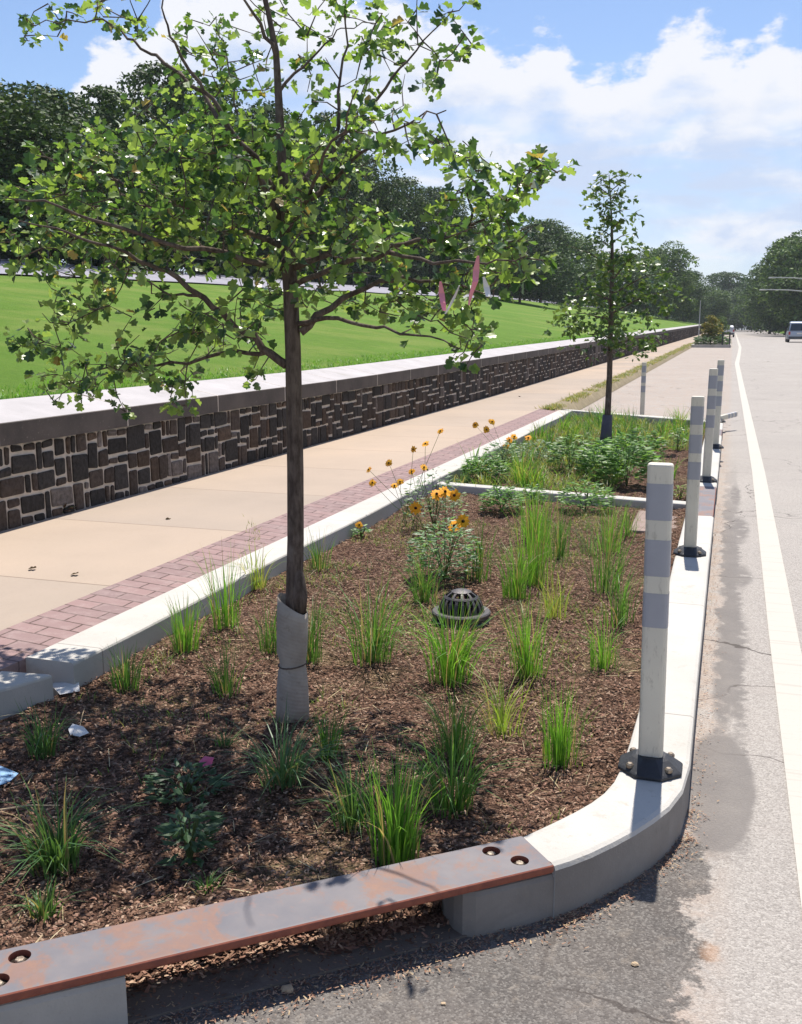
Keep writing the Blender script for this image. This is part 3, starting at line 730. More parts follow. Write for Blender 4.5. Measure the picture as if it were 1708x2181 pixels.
for j in range(ny_):
    for i in range(nx_):
        if bed_poly_contains(x0g + (i + .5) * st, y0g + (j + .5) * st):
            b.face((vid(i, j), vid(i + 1, j), vid(i + 1, j + 1), vid(i, j + 1)))
o = b.build('mulch', M_mulch, smooth=True); o['kind'] = 'structure'
MULCH = o

rn = random.Random(11)
def chips(name, n, ylo, yhi, size, label, cols, thin=1.0, flat=0.5, power=1.6):
    b = MB(); k = 0
    while k < n:
        y = ylo + (yhi - ylo) * rn.random() ** power; x = rn.uniform(-2.50, -0.25)
        if not bed_poly_contains(x, y): continue
        q = Vector((x, y)) - pl_f0
        if s_nose - .05 < q.dot(U) < s_left + .05 and q.dot(Nn) < PW - .04: continue
        z = mulch_z(x, y) + rn.uniform(0.0, 0.012)
        L = rn.uniform(*size) ; w = L * rn.uniform(0.15, 0.6) * thin
        a = rn.uniform(0, 2 * math.pi); pt = rn.gauss(0, flat)
        d = Vector((math.cos(a) * math.cos(pt), math.sin(a) * math.cos(pt), abs(math.sin(pt)) * rn.choice([-.3, 1])))
        s_ = Vector((-math.sin(a), math.cos(a), rn.uniform(-.5, .5))).normalized()
        p = Vector((x, y, z + 0.003)); c_ = rn.choice(cols); g_ = rn.uniform(.75, 1.15); b.cc = tuple(v * g_ for v in c_)
        p1, p2 = p - d * L / 2, p + d * L / 2
        nn = d.cross(s_).normalized() * min(0.003, w * .4)
        b.add([p1 - s_ * w * .3, p1 + s_ * w * .4, p + s_ * w * .5 + nn, p2 + s_ * w * .25, p2 - s_ * w * .35, p - s_ * w * .5 + nn], [(0, 5, 2, 1), (5, 4, 3, 2)])
        k += 1
    o = b.build(name, M_chip); tag(o, label, name.replace('_', ' '), kind='stuff'); return o
BR = [(0.19, 0.108, 0.073), (0.25, 0.148, 0.10), (0.12, 0.067, 0.047), (0.30, 0.19, 0.135), (0.40, 0.28, 0.20), (0.28, 0.158, 0.115), (0.15, 0.085, 0.06)]
chips('mulch_chips', 68000, 1.1, 9.0, (0.004, 0.017), 'brown shredded bark mulch covering the planting bed', BR)
b = MB()
for k in range(3800):
    du_ = rn.uniform(s_nose, s_left); w_ = PW + rn.gauss(.0 if du_ > s_nose + .34 else -.045, .028); q_ = PLp(du_, w_)
    L = rn.uniform(.006, .022); a = rn.uniform(0, 6.28); d = Vector((math.cos(a), math.sin(a), rn.uniform(-.2, .5))) * L; s2 = Vector((-d.y, d.x, 0)).normalized() * L * .25
    p = Vector((q_[0], q_[1], .010 + rn.random() * .02 * max(0, min(1, (w_ - PW + .07) / .07)))); b.cc = rn.choice(BR)
    b.add([p - s2, p + s2, p + d + s2 * .6, p + d - s2 * .6], [(0, 1, 2, 3)])
tag(b.build('mulch_spill', M_chip), 'mulch spilling out under the long steel plate', 'mulch', kind='stuff')
chips('straw_litter', 1500, 1.3, 9.0, (0.03, 0.10), 'pale dry straw bits scattered over the mulch', [(0.42, 0.34, 0.20), (0.50, 0.42, 0.27), (0.34, 0.27, 0.15)], thin=0.07, flat=0.25, power=1.2)

# ================================================================= PLANTS
def blade(b, base, h, lean_a, lean, w, droop, seg=5):
    d = Vector((math.cos(lean_a), math.sin(lean_a), 0)); s_ = Vector((-d.y, d.x, 0))
    sa = rn.uniform(0, math.pi); s_ = (s_ * math.cos(sa) + d * math.sin(sa) * .6).normalized()
    bi = len(b.v)
    for i in range(seg + 1):
        t_ = i / seg
        out = lean * t_ + droop * t_ ** 3
        p = base + d * (h * out) + Vector((0, 0, h * (t_ - 0.55 * droop * t_ ** 3)))
        ww = w * (1 - t_ ** 2.2) * 0.5 + 0.0003
        b.v += [tuple(p - s_ * ww), tuple(p + s_ * ww)]
    for i in range(seg): b.face((bi + 2 * i, bi + 2 * i + 1, bi + 2 * i + 3, bi + 2 * i + 2))
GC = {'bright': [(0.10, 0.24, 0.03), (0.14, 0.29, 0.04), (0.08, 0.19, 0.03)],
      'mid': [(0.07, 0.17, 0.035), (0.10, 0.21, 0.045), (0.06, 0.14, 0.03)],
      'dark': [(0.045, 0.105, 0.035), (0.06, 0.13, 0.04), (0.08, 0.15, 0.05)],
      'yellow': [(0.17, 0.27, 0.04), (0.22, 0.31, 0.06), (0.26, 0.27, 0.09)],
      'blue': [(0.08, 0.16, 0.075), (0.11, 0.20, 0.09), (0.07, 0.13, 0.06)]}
def grass(name, x, y, h, n, spread, droop, w, tone, label, group=None, seed_heads=0, cat='grass clump'):
    b = MB(); z0 = mulch_z(x, y) - 0.004
    vary = rn.uniform(.75, 1.35); bend = rn.uniform(0, 6.28); n = int(n * rn.uniform(.8, 1.2)); spread *= vary; droop *= rn.uniform(.8, 2.0)
    for k in range(n):
        a = rn.uniform(0, 2 * math.pi); r_ = rn.uniform(0, 0.022 + h * 0.14)
        hh = h * rn.uniform(0.12, 1.0) ** 0.6
        if rn.random() < .12: a = bend + rn.gauss(0, .3)
        c_ = rn.choice(GC[tone]); g_ = rn.uniform(.95, 1.5); b.cc = tuple(v * g_ for v in c_)
        if rn.random() < 0.11: b.cc = rn.choice([(0.38, 0.31, 0.16), (0.28, 0.22, 0.12)])
        blade(b, Vector((math.cos(a) * r_, math.sin(a) * r_, 0)), hh, a + rn.gauss(0, .5), min(abs(rn.gauss(0.0, spread)), .75), w * rn.uniform(.6, 1.2), min(abs(rn.gauss(0, droop)), .95))
    for k in range(seed_heads):
        b.cc = (0.24, 0.26, 0.10)
        a = rn.uniform(0, 6.28); p = Vector((math.cos(a) * .03, math.sin(a) * .03, h * rn.uniform(.95, 1.15)))
        for q in range(26):
            blade(b, p + Vector((rn.gauss(0, .02), rn.gauss(0, .02), rn.gauss(0, .03))), 0.02, rn.uniform(0, 6.28), 0.5, 0.003, 0, 1)
    o = b.build(name, M_blade); o.location = (x, y, z0); tag(o, label, cat, group); return o
def place(u, v, z=0.04):
    x, y = G(u, v, z)
    for _ in range(3): x, y = G(u, v, mulch_z(x, y))
    return x, y
def hpx(u, v, px, y): return px * y / 2230
GR = 'ornamental grass tufts planted in the near bed'
CL = [ # u, v base, height px, blades, spread, droop, width, tone, label
 (395, 1385, 112, 60, .13, .10, .0055, 'bright', 'upright bright green grass tuft beside the left curb'),
 (482, 1335, 165, 46, .14, .12, .0055, 'bright', 'taller grass tuft with thin stalks overlapping the left curb'),
 (268, 1468, 105, 46, .18, .20, .005, 'mid', 'short half-shaded grass tuft nearest the curb gap'),
 (480, 1478, 112, 40, .22, .28, .005, 'mid', 'loose grass tuft between the left curb and the wrapped trunk'),
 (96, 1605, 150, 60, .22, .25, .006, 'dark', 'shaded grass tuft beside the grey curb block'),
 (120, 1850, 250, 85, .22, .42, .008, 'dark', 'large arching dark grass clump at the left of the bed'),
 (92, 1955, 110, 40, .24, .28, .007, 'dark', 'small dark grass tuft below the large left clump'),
 (600, 1672, 190, 62, .26, .60, .007, 'blue', 'arching bluish grass clump in front of the wrapped trunk'),
 (572, 1390, 120, 42, .16, .16, .005, 'mid', 'narrow grass tuft just left of the wrapped trunk'),
 (655, 1408, 150, 50, .12, .14, .005, 'mid', 'grass tuft touching the right side of the trunk wrap'),
 (698, 1612, 120, 44, .18, .20, .006, 'mid', 'low grass tuft right of the trunk foot'),
 (792, 1408, 195, 62, .15, .35, .006, 'mid', 'tall green clump midway between trunk and dome drain'),
 (680, 1215, 85, 34, .18, .2, .005, 'mid', 'short tuft just right of the trunk by the curb'),
 (905, 1280, 110, 44, .2, .3, .006, 'mid', 'leafy tuft directly behind the dome drain'),
 (958, 1452, 180, 88, .15, .25, .0065, 'bright', 'bright clump partly hiding the dome drain from the front'),
 (972, 1612, 190, 60, .18, .30, .006, 'mid', 'second clump in the column in front of the dome drain'),
 (962, 1722, 230, 60, .15, .35, .006, 'mid', 'lower clump in the column in front of the dome drain'),
 (838, 1832, 265, 90, .15, .16, .0065, 'bright', 'largest bright grass clump behind the steel plate'),
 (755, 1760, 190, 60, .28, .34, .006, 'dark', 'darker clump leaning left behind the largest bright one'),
 (1125, 1440, 150, 70, .15, .18, .0055, 'bright', 'rounded bright tuft right of the dome drain'),
 (1070, 1565, 165, 34, .26, .22, .0045, 'yellow', 'thin yellowish weedy tuft in the middle of the bed'),
 (1192, 1628, 190, 62, .11, .08, .0055, 'bright', 'upright tuft of straight stalks nearest the curb corner'),
 (1285, 1424, 105, 44, .22, .18, .005, 'bright', 'low tuft left of the first post'),
 (1318, 1330, 120, 42, .17, .15, .005, 'mid', 'tuft beside the upper part of the first post'),
 (1285, 1262, 150, 54, .14, .15, .005, 'mid', 'tall tuft in the right-hand row below the second tuft'),
 (1298, 1175, 110, 48, .14, .12, .005, 'bright', 'top tuft of the right-hand row'),
 (1336, 1142, 55, 26, .22, .12, .005, 'mid', 'tiny tuft beside the concrete pad'),
 (1100, 1275, 120, 64, .14, .15, .0055, 'bright', 'full tuft up and right of the dome drain'),
 (1138, 1245, 175, 66, .12, .14, .0055, 'bright', 'tall tuft behind the full one right of the dome drain'),
 (1188, 1190, 120, 48, .13, .12, .005, 'mid', 'tuft in the middle row right of the tall one'),
 (1180, 1315, 100, 36, .18, .15, .005, 'yellow', 'sparse yellowish tuft below the middle row'),
 (1018, 1235, 110, 44, .14, .12, .005, 'mid', 'small tuft just right of the orange coneflower plant'),
 (1140, 1150, 110, 54, .14, .16, .0055, 'bright', 'tuft in front of the cross wall'),
 (1255, 1180, 60, 24, .2, .2, .004, 'blue', 'sparse bluish tuft between the middle and right-hand rows'),
 (545, 1252, 95, 36, .3, .3, .007, 'yellow', 'pale wide-bladed weed with seed heads against the left curb'),
 (570, 1200, 40, 24, .3, .3, .005, 'mid', 'low tuft hugging the curb left of the trunk'),
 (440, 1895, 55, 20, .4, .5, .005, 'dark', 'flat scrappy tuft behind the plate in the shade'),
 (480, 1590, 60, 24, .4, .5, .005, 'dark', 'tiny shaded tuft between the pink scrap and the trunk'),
]
for (u, v, hp, n, spd, drp, w, tone, lab) in CL:
    x, y = place(u, v)
    grass('grass_clump', x, y, hpx(u, v, hp, y) * (1.45 if v < 1480 else 1.22), int(n * 2.0), spd * .85, drp * 1.05, w * .74, tone, lab, GR, seed_heads=2 if 'seed heads' in lab else 0)

# leafy plants
def leafy(b, base, h, w, n, size, tones, up=0.3):
    for k in range(n):
        a = rn.uniform(0, 6.283); rr_ = (rn.random() ** .5) * w / 2; zz = rn.uniform(0.08, 1.0) ** .7 * h * (1 - 0.45 * (rr_ / (w / 2)) ** 2)
        p = base + Vector((math.cos(a) * rr_, math.sin(a) * rr_, zz))
        d = Vector((math.cos(a + rn.gauss(0, .7)), math.sin(a + rn.gauss(0, .7)), rn.uniform(-.2, 1) * up + .1)).normalized()
        s_ = d.cross(Vector((0, 0, 1))); s_ = (s_ + Vector((rn.gauss(0, .3), rn.gauss(0, .3), rn.gauss(0, .3)))).normalized()
        L = size * rn.uniform(.6, 1.3); ww = L * 0.2; nn = d.cross(s_)
        c_ = rn.choice(tones); g_ = rn.uniform(.75, 1.3); b.cc = tuple(q * g_ for q in c_)
        b.add([p, p + d * L * .4 + s_ * ww + nn * .1 * L, p + d * L - Vector((0, 0, L * .15)), p + d * L * .4 - s_ * ww + nn * .1 * L, p + d * L * .45], [(0, 1, 4), (1, 2, 4), (2, 3, 4), (3, 0, 4)])
LEAFT = [(0.10, 0.21, 0.045), (0.14, 0.27, 0.06), (0.07, 0.15, 0.04), (0.18, 0.31, 0.09)]
GREYT = [(0.14, 0.23, 0.11), (0.19, 0.28, 0.15), (0.10, 0.18, 0.08), (0.26, 0.34, 0.22)]
def leafy_plant(name, u, v, hp, wp, n, size, tones, label, group=None, cat='plant'):
    x, y = place(u, v); root = empty(name, (x, y, mulch_z(x, y)), label, cat, group)
    h, w = hpx(u, v, hp, y), hpx(u, v, wp, y)
    b = MB(); leafy(b, Vector((0, 0, 0)), h, w, n, size, tones); b.build('foliage', M_blade, root)
    b = MB(); b.cc = (0.10, 0.14, 0.05)
    for k in range(7):
        a = rn.uniform(0, 6.28); b.tube([(0, 0, -.01), (math.cos(a) * w * .12, math.sin(a) * w * .12, h * .4), (math.cos(a) * w * .28, math.sin(a) * w * .28, h * .8)], [.004, .003, .0015], 5)
    b.build('stem', M_blade, root)
    return root, h, w
leafy_plant('leafy_shrub', 1068, 1090, 62, 88, 420, .055, LEAFT, 'round leafy shrub in front of the left half of the cross wall')
leafy_plant('leafy_shrub', 1246, 1092, 78, 110, 420, .060, LEAFT, 'leafy shrub in front of the right half of the cross wall')
leafy_plant('leafy_shrub', 1132, 1076, 50, 60, 220, .05, LEAFT, 'small leafy sprig between the two shrubs at the cross wall')
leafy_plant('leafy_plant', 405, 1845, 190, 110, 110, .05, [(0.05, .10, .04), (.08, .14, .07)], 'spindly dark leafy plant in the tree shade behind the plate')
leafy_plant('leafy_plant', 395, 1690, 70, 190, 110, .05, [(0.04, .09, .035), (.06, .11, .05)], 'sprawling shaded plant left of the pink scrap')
leafy_plant('leafy_plant', 945, 1235, 155, 160, 620, .05, GREYT + LEAFT[1:], 'bushy grey-green plant with orange blooms behind the dome drain')
leafy_plant('leafy_plant', 770, 1145, 32, 36, 60, .04, LEAFT, 'small plant with one orange bloom by the left curb')
leafy_plant('leafy_plant', 925, 1125, 150, 150, 420, .042, GREYT, 'grey-green leafy base of the tall yellow daisies')

def flower(parent_pt, top, name, petal_m, size, label, group, wob=0.02, face=None):
    root = empty(name, parent_pt, label, 'flower', group)
    P0 = Vector(parent_pt); T = Vector(top) - P0
    b = MB(); b.cc = (0.10, 0.18, 0.05)
    b.tube([(0, 0, 0), T * .5 + Vector((rn.gauss(0, wob), rn.gauss(0, wob), 0)), T], [.0022, .0018, .0014], 5); b.build('stem', M_blade, root)
    nv = Vector(face or (rn.gauss(0.1, .35), -0.75, rn.uniform(.2, .9))).normalized()
    q = nv.to_track_quat('Z', 'Y').to_matrix(); b = MB(); n = 11
    for k in range(n):
        a = 2 * math.pi * k / n + rn.gauss(0, .06); d = Vector((math.cos(a), math.sin(a), -0.12 + rn.gauss(0, .1))); s_ = Vector((-d.y, d.x, 0)).normalized()
        L = size * rn.uniform(.85, 1.1); w = size * .25
        pts = [d * size * .2 - s_ * w * .5, d * L * .65 - s_ * w, d * L - s_ * w * .4, d * L + s_ * w * .4, d * L * .65 + s_ * w, d * size * .2 + s_ * w * .5]
        b.add([q @ p + T for p in pts], [(0, 1, 2, 3, 4, 5)])
    b.build('petals', petal_m, root)
    b = MB(); prof = [(size * .22, 0), (size * .23, size * .1), (size * .17, size * .2), (size * .05, size * .26)]
    b.lathe(prof, 12); b.v = [tuple(q @ Vector(v) + T) for v in b.v]; b.build('flower_center', M_disc, root)
    return root
# tall yellow daisies leaning over the kerb
YF = [(785, 1000), (828, 986), (880, 957), (906, 945), (938, 918), (903, 995), (877, 1004), (793, 1028), (840, 1034), (852, 1026), (765, 1118)]
YL = ['lowest-left tall yellow daisy over the curb', 'yellow daisy second from the left over the sidewalk', 'yellow daisy midway up the leaning group', 'yellow daisy second highest of the leaning group', 'highest yellow daisy of the leaning group',
      'yellow daisy low in front of the brick paving', 'yellow daisy left of the low one in front of the paving', 'yellow daisy just below the lowest-left one', 'nodding yellow daisy over the white curb', 'yellow daisy touching the nodding one over the curb', 'single orange-yellow daisy standing alone by the left curb']
for (u, v), lab in zip(YF, YL):
    if v < 1100: bx, by = place(880 + rn.uniform(-30, 40), 1120 + rn.uniform(-15, 15))
    else: bx, by = place(768, 1150)
    t_ = AT(u, v, by - 0.05 + rn.uniform(-.1, .1)); flower((bx, by, mulch_z(bx, by)), t_, 'yellow_daisy', M_petal, 0.030, lab, 'yellow daisies in the planting bed')
OF = [(968, 1120, 'large orange coneflower lowest on the bushy plant'), (986, 1110, 'orange coneflower touching the lowest one on its right'), (885, 1082, 'lone orange coneflower left of the bushy plant'),
      (930, 1052, 'orange coneflower at the left of the upper orange cluster'), (948, 1047, 'middle orange coneflower of the upper cluster'), (968, 1055, 'orange coneflower at the right of the upper cluster')]
for u, v, lab in OF:
    bx, by = place(945 + (u - 945) * .5, 1215 if v > 1090 else 1150)
    t_ = AT(u, v, by - 0.06); flower((bx, by, mulch_z(bx, by)), t_, 'orange_coneflower', M_petal2, 0.046, lab, 'orange coneflowers behind the dome drain', .01)
FF = [(1012, 905), (1048, 898), (1036, 915), (1085, 937), (1095, 930), (1125, 932), (1078, 950)]
FLB = ['yellow daisy alone above the brick paving of the far bed', 'topmost yellow daisy of the far bed', 'yellow daisy just left of the topmost in the far bed', 'orange daisy low in the far bed', 'orange daisy above the low one in the far bed', 'rightmost orange daisy of the far bed', 'smallest orange daisy of the far bed']
for (u, v), lab in zip(FF, FLB):
    bx, by = place(1068 + rn.uniform(-20, 30), 990)
    t_ = AT(u, v, by); flower((bx, by, mulch_z(bx, by)), t_, 'yellow_daisy', M_petal if v < 925 else M_petal2, 0.042, lab, 'yellow daisies in the planting bed')

# the far half of the bed
FB = 'grass tufts massed in the far half of the bed'
cnt = 0; x2t, y2t = place(1290, 948)
for k in range(400):
    y = rn.uniform(8.9, 16.6); x = rn.uniform(-2.45, -0.35)
    if not bed_poly_contains(x, y + .25): continue
    if x > -0.95 and y < 12.5 and rn.random() < .93: continue
    if -1.6 < x < -.9 and y < 9.6: continue
    if cnt >= 92: break
    tone = rn.choice(['mid', 'bright', 'bright', 'blue', 'yellow'])
    hh_ = rn.uniform(.16, .42)
    where = ('against the far angled curb' if y > 15.2 + (.6 if x < -1.4 else 0) else 'at the foot of the second tree' if math.hypot(x - x2t, y - y2t) < .55 else
             'just behind the cross wall' if y < 9.7 else 'along the left curb' if x < -2.05 else 'along the road-side curb' if x > -.75 else
             'left of the second tree' if x < x2t - .35 and y > y2t - 1.2 else 'right of the second tree' if x > x2t + .35 and y > y2t - 1.2 else 'between the second tree and the shrubs' if y > 11 else 'among the shrubs behind the cross wall')
    lab_ = {'mid': 'mid-green', 'bright': 'bright green', 'blue': 'bluish green', 'yellow': 'yellowish'}[tone]
    grass('grass_clump', x, y, hh_, 34, .2, .25, .009, tone, ('%s %s grass tuft %s in the far bed' % ('short' if hh_ < .25 else 'tall' if hh_ > .34 else 'medium', lab_, where)), FB); cnt += 1
leafy_plant('leafy_shrub', 1032, 1022, 66, 96, 420, .07, LEAFT, 'dense dark leafy shrub at the left behind the cross wall')
leafy_plant('leafy_shrub', 1335, 1035, 120, 110, 620, .085, LEAFT, 'largest leafy shrub behind the cross wall, left of the first post')
leafy_plant('leafy_shrub', 1275, 1020, 95, 90, 420, .08, LEAFT, 'leafy shrub below the second tree')
leafy_plant('leafy_shrub', 1215, 1000, 80, 90, 360, .075, [(0.10, .2, .05), (.14, .24, .06)], 'paler leafy shrub left of the second tree')
leafy_plant('leafy_shrub', 1370, 985, 80, 80, 340, .08, LEAFT, 'leafy shrub right of the second tree')
leafy_plant('leafy_shrub', 1150, 985, 50, 110, 300, .06, GREYT, 'low grey-green leafy shrub near the far daisies')
leafy_plant('leafy_shrub', 1068, 1000, 70, 80, 260, .06, GREYT, 'grey-green leafy base of the far daisies')
leafy_plant('leafy_plant', 1448, 1065, 34, 30, 60, .05, [(.17, .24, .05)], 'small yellowish plant beside the second plate')
leafy_plant('leafy_plant', 1442, 960, 60, 30, 90, .07, LEAFT, 'upright leafy plant near the second post')

# low weeds: ground cover in both halves
b = MB()
for k in range(11000):
    if k < 6500:
        y = rn.uniform(2.6, 8.1); x = rn.uniform(-2.45, -.4)
        if mnoise.noise((x * 1.5, y * 1.5, 9)) < .05 or y < 3.4 and rn.random() < .7: continue
        hh = rn.uniform(.015, .06); w = .0025
    else:
        y = rn.uniform(8.7, 16.8); x = rn.uniform(-2.48, -.3); hh = rn.uniform(.05, .17); w = .007
        if x > -.95 and y < 12.5: continue
    if not bed_poly_contains(x, y): continue
    b.cc = rn.choice([(0.12, 0.23, 0.05), (0.19, 0.27, 0.07), (0.30, 0.29, 0.13), (0.09, 0.18, 0.04)])
    for q in range(3):
        blade(b, Vector((x + rn.gauss(0, .02), y + rn.gauss(0, .02), mulch_z(x, y) - .003)), hh * rn.uniform(.5, 1.1), rn.uniform(0, 6.28), rn.uniform(0, .8), w, .3, 3)
tag(b.build('low_weeds', M_blade), 'sparse low green weeds and seedlings spread over the mulch', 'weeds', kind='stuff')
# weeds on the strip beyond the planter
b = MB()
for k in range(3000):
    y = 16.9 + 65 * rn.random() ** 1.4; x = -2.88 + rn.gauss(0, .05 + .001 * y)
    if mnoise.noise((y * .9, 0, 4)) < -.12: continue
    b.cc = rn.choice([(0.20, 0.23, 0.07), (0.27, 0.25, 0.11), (0.13, 0.19, 0.05), (0.32, 0.28, 0.15)])
    for q in range(3):
        blade(b, Vector((x + rn.gauss(0, .03), y + rn.gauss(0, .04), gz(y) + .155)), rn.uniform(.03, .11), rn.uniform(0, 6.28), rn.uniform(0, .9), .008 + y * .0002, .3, 2)
tag(b.build('verge_weeds', M_blade), 'dry yellow-green weeds along the strip between sidewalk and parking lane', 'weeds', kind='stuff')
# lawn fringe grass at the wall, so that the edge is not knife-clean
b = MB()
for k in range(6500):
    y = 4 + 40 * rn.random() ** 1.6; x = -5.10 - rn.random() ** 2 * .5
    g_ = rn.uniform(.8, 1.2); b.cc = (0.11 * g_, 0.25 * g_, 0.035)
    blade(b, Vector((x, y, lawn_z(x, y) - .01)), rn.uniform(.03, .085), rn.uniform(0, 6.28), rn.uniform(0, .7), .006 + y * .0003, .3, 2)
tag(b.build('lawn_fringe', M_blade), 'short green lawn grass growing against the back of the wall coping', 'grass', kind='stuff')

# ================================================================= DELINEATOR POSTS
def make_post(loc, label, lean=(0.0, 0.0), h=0.96, fallen=None):
    root = empty('delineator_post', loc, label, 'delineator post', 'flexible delineator posts along the bed')
    b = MB(); n = 8; prof = [(0.104, 0.0), (0.105, 0.010), (0.098, 0.016), (0.060, 0.042), (0.048, 0.048), (0.0, 0.048)]
    b.lathe(prof, 8); b.v = [tuple(Matrix.Rotation(R(22.5), 3, 'Z') @ Vector(v)) for v in b.v]
    o = b.build('base', M_rubber, root); bevel(o, 0.003, 2)
    for a in (45, 135, 225, 315):
        b = MB(); cx_, cy_ = .082 * math.cos(R(a)), .082 * math.sin(R(a))
        b.lathe([(0.012, 0.020), (0.012, 0.029), (0.007, 0.034), (0.0, 0.0345)], 8, (cx_, cy_, 0)); b.build('bolt', M_bolt, root)
    Mx = Matrix.Identity(3)
    zt = h
    def tr(b):
        if fallen is not None:
            b.v = [tuple(Matrix.Rotation(fallen, 3, 'Z') @ (Matrix.Rotation(R(86), 3, 'Y') @ (Vector(v) - Vector((0, 0, .04))) + Vector((0.0, 0, 0.055)))) for v in b.v]
        else:
            b.v = [(v[0] + lean[0] * v[2], v[1] + lean[1] * v[2], v[2]) for v in b.v]
    r_ = 0.0375
    def sq(b):
        out = []
        for v in b.v:
            th = math.atan2(v[1], v[0]); q = math.hypot(v[0], v[1]); k = (abs(math.cos(th)) ** 5 + abs(math.sin(th)) ** 5) ** (-1 / 5)
            out.append((v[0] * k, v[1] * k * .72, v[2]))
        b.v = out
    b = MB(); b.lathe([(r_, 0.045), (r_, zt - .006), (r_ - .002, zt - .0015), (r_ - .005, zt), (0, zt + .001)], 40); sq(b); tr(b)
    b.build('tube', M_post, root, smooth=False)
    for z0, z1 in ((0.797, 0.907), (0.625, 0.737), (0.465, 0.572)):
        b = MB(); b.lathe([(r_ + .0008, z0 * zt / .965), (r_ + .0008, z1 * zt / .965)], 40); sq(b)
        tr(b); b.f = b.f[:-2]; b.c = b.c[:-2]; b.m = b.m[:-2]
        b.build('reflective_band', M_band, root)
    return root
for o_ in (make_post((-0.168, 3.02, 0.15), 'nearest pale post with three grey bands, on the curved curb corner', (-0.012, 0)),
           make_post((-0.172, 6.20, 0.15), 'second striped post, just before the middle steel plate', (0.0, 0)),
           make_post((-0.150, 9.33, 0.15), 'third striped post, just beyond the middle steel plate', (0.012, 0), 1.01),
           make_post((-0.115, 12.05, 0.15), 'fourth striped post, partly hidden behind the third', (0.012, 0), 1.01),
           make_post((-0.115, 15.5, 0.15), 'knocked-over striped post lying across the far curb corner', fallen=R(62), h=0.55),
           make_post((-1.37, 17.25, 0.003), 'lone dark-looking post standing on the road behind the far curb', (0, 0))):
    pass

# ================================================================= DOME DRAIN
dx_, dy_ = place(982, 1322, 0.03)
drain = empty('beehive_drain', (dx_, dy_, mulch_z(dx_, dy_) - 0.01), 'black cast iron beehive drain grate among the grass', 'drain')
RD = 0.118
b = MB(); b.lathe([(0.150, -0.03), (0.150, 0.018), (0.144, 0.024), (0.128, 0.024), (0.128, 0.040), (0.152, 0.044), (0.153, 0.060), (0.147, 0.066), (0.122, 0.066), (0.118, 0.060), (0.118, 0.0)], 48, closed_top=False)
b.build('rim', M_iron, drain, smooth=False)
b = MB(); b.lathe([(RD - .02, -.02), (RD - .022, 0.05), (0.06, 0.10), (0.0, 0.115)], 32); b.build('drain_throat', M_void, drain)
b = MB()
def dome(th, ph, r_=RD): # ph 0 at rim, 90 at top
    return (r_ * math.cos(ph) * math.cos(th), r_ * math.cos(ph) * math.sin(th), 0.060 + 0.118 * math.sin(ph) * (r_ / RD))
NB = 20
for k in range(NB):
    th = 2 * math.pi * k / NB; hw = math.pi / NB * 0.50
    phs = frange(0, R(66), 7) if k % 2 == 0 else frange(0, R(44), 5)
    vs = []
    for ph in phs:
        for r_ in (RD, RD - .014):
            for s_ in (-1, 1): vs.append(dome(th + s_ * hw * (1.0 if ph < .7 else 1.25), ph, r_))
    fs = []
    for i in range(len(phs) - 1):
        a, c_ = 4 * i, 4 * i + 4
        fs += [(a, a + 1, c_ + 1, c_), (a + 3, a + 2, c_ + 2, c_ + 3), (a, c_, c_ + 2, a + 2), (a + 1, a + 3, c_ + 3, c_ + 1)]
    b.add(vs, fs)
for p0, p1 in ((R(40), R(47)), (R(64), R(90)), (R(-2), R(5))):
    n = 48; vs = []; m_ = 4
    for i in range(m_ + 1):
        for k in range(n): vs.append(dome(2 * math.pi * k / n, p0 + (p1 - p0) * i / m_ if True else 0, RD + .0012))
    for k in range(n): vs.append(dome(2 * math.pi * k / n, p0, RD - .0145))
    fs = [(i * n + k, i * n + (k + 1) % n, (i + 1) * n + (k + 1) % n, (i + 1) * n + k) for i in range(m_) for k in range(n)]
    fs += [((m_ + 1) * n + k, (m_ + 1) * n + (k + 1) % n, (k + 1) % n, k) for k in range(n)]
    if p1 < R(80): b.add(vs, [f for f in fs])
    else: b.add(vs, fs)
b.build('dome_grate', M_iron, drain, smooth=False)

# ================================================================= TREES
def leaf_into(b, p, d, nrm, L, col_, lobed=True):
    d = d.normalized(); s_ = d.cross(nrm)
    if s_.length < 1e-3: s_ = d.cross(Vector((0.3, .5, .8)))
    s_.normalize(); n_ = s_.cross(d)
    b.cc = col_
    if lobed:
        o_ = [(0, 0.0), (.22, .12), (.44, .26), (.40, .42), (.24, .48), (.42, .66), (.34, .84), (.14, .84), (0, .98)]
    else:
        o_ = [(0, 0), (.14, .25), (.17, .55), (.08, .85), (0, 1.0)]
    cup = rn.uniform(-.45, .25); fo = rn.uniform(.15, .75)
    vs = []
    rt = [p + d * (y_ * L) + s_ * (x_ * L) + n_ * (abs(x_) * fo * L + cup * y_ * y_ * L) for x_, y_ in o_]
    lf = [p + d * (y_ * L) - s_ * (x_ * L) + n_ * (abs(x_) * fo * L + cup * y_ * y_ * L) for x_, y_ in o_[1:-1]]
    k = len(o_)
    b.add(rt + lf, [tuple(range(k)), tuple([0] + [k + i for i in range(len(lf))] + [k - 1])][:1] + [tuple([k - 1] + [k + i for i in range(len(lf) - 1, -1, -1)] + [0])])

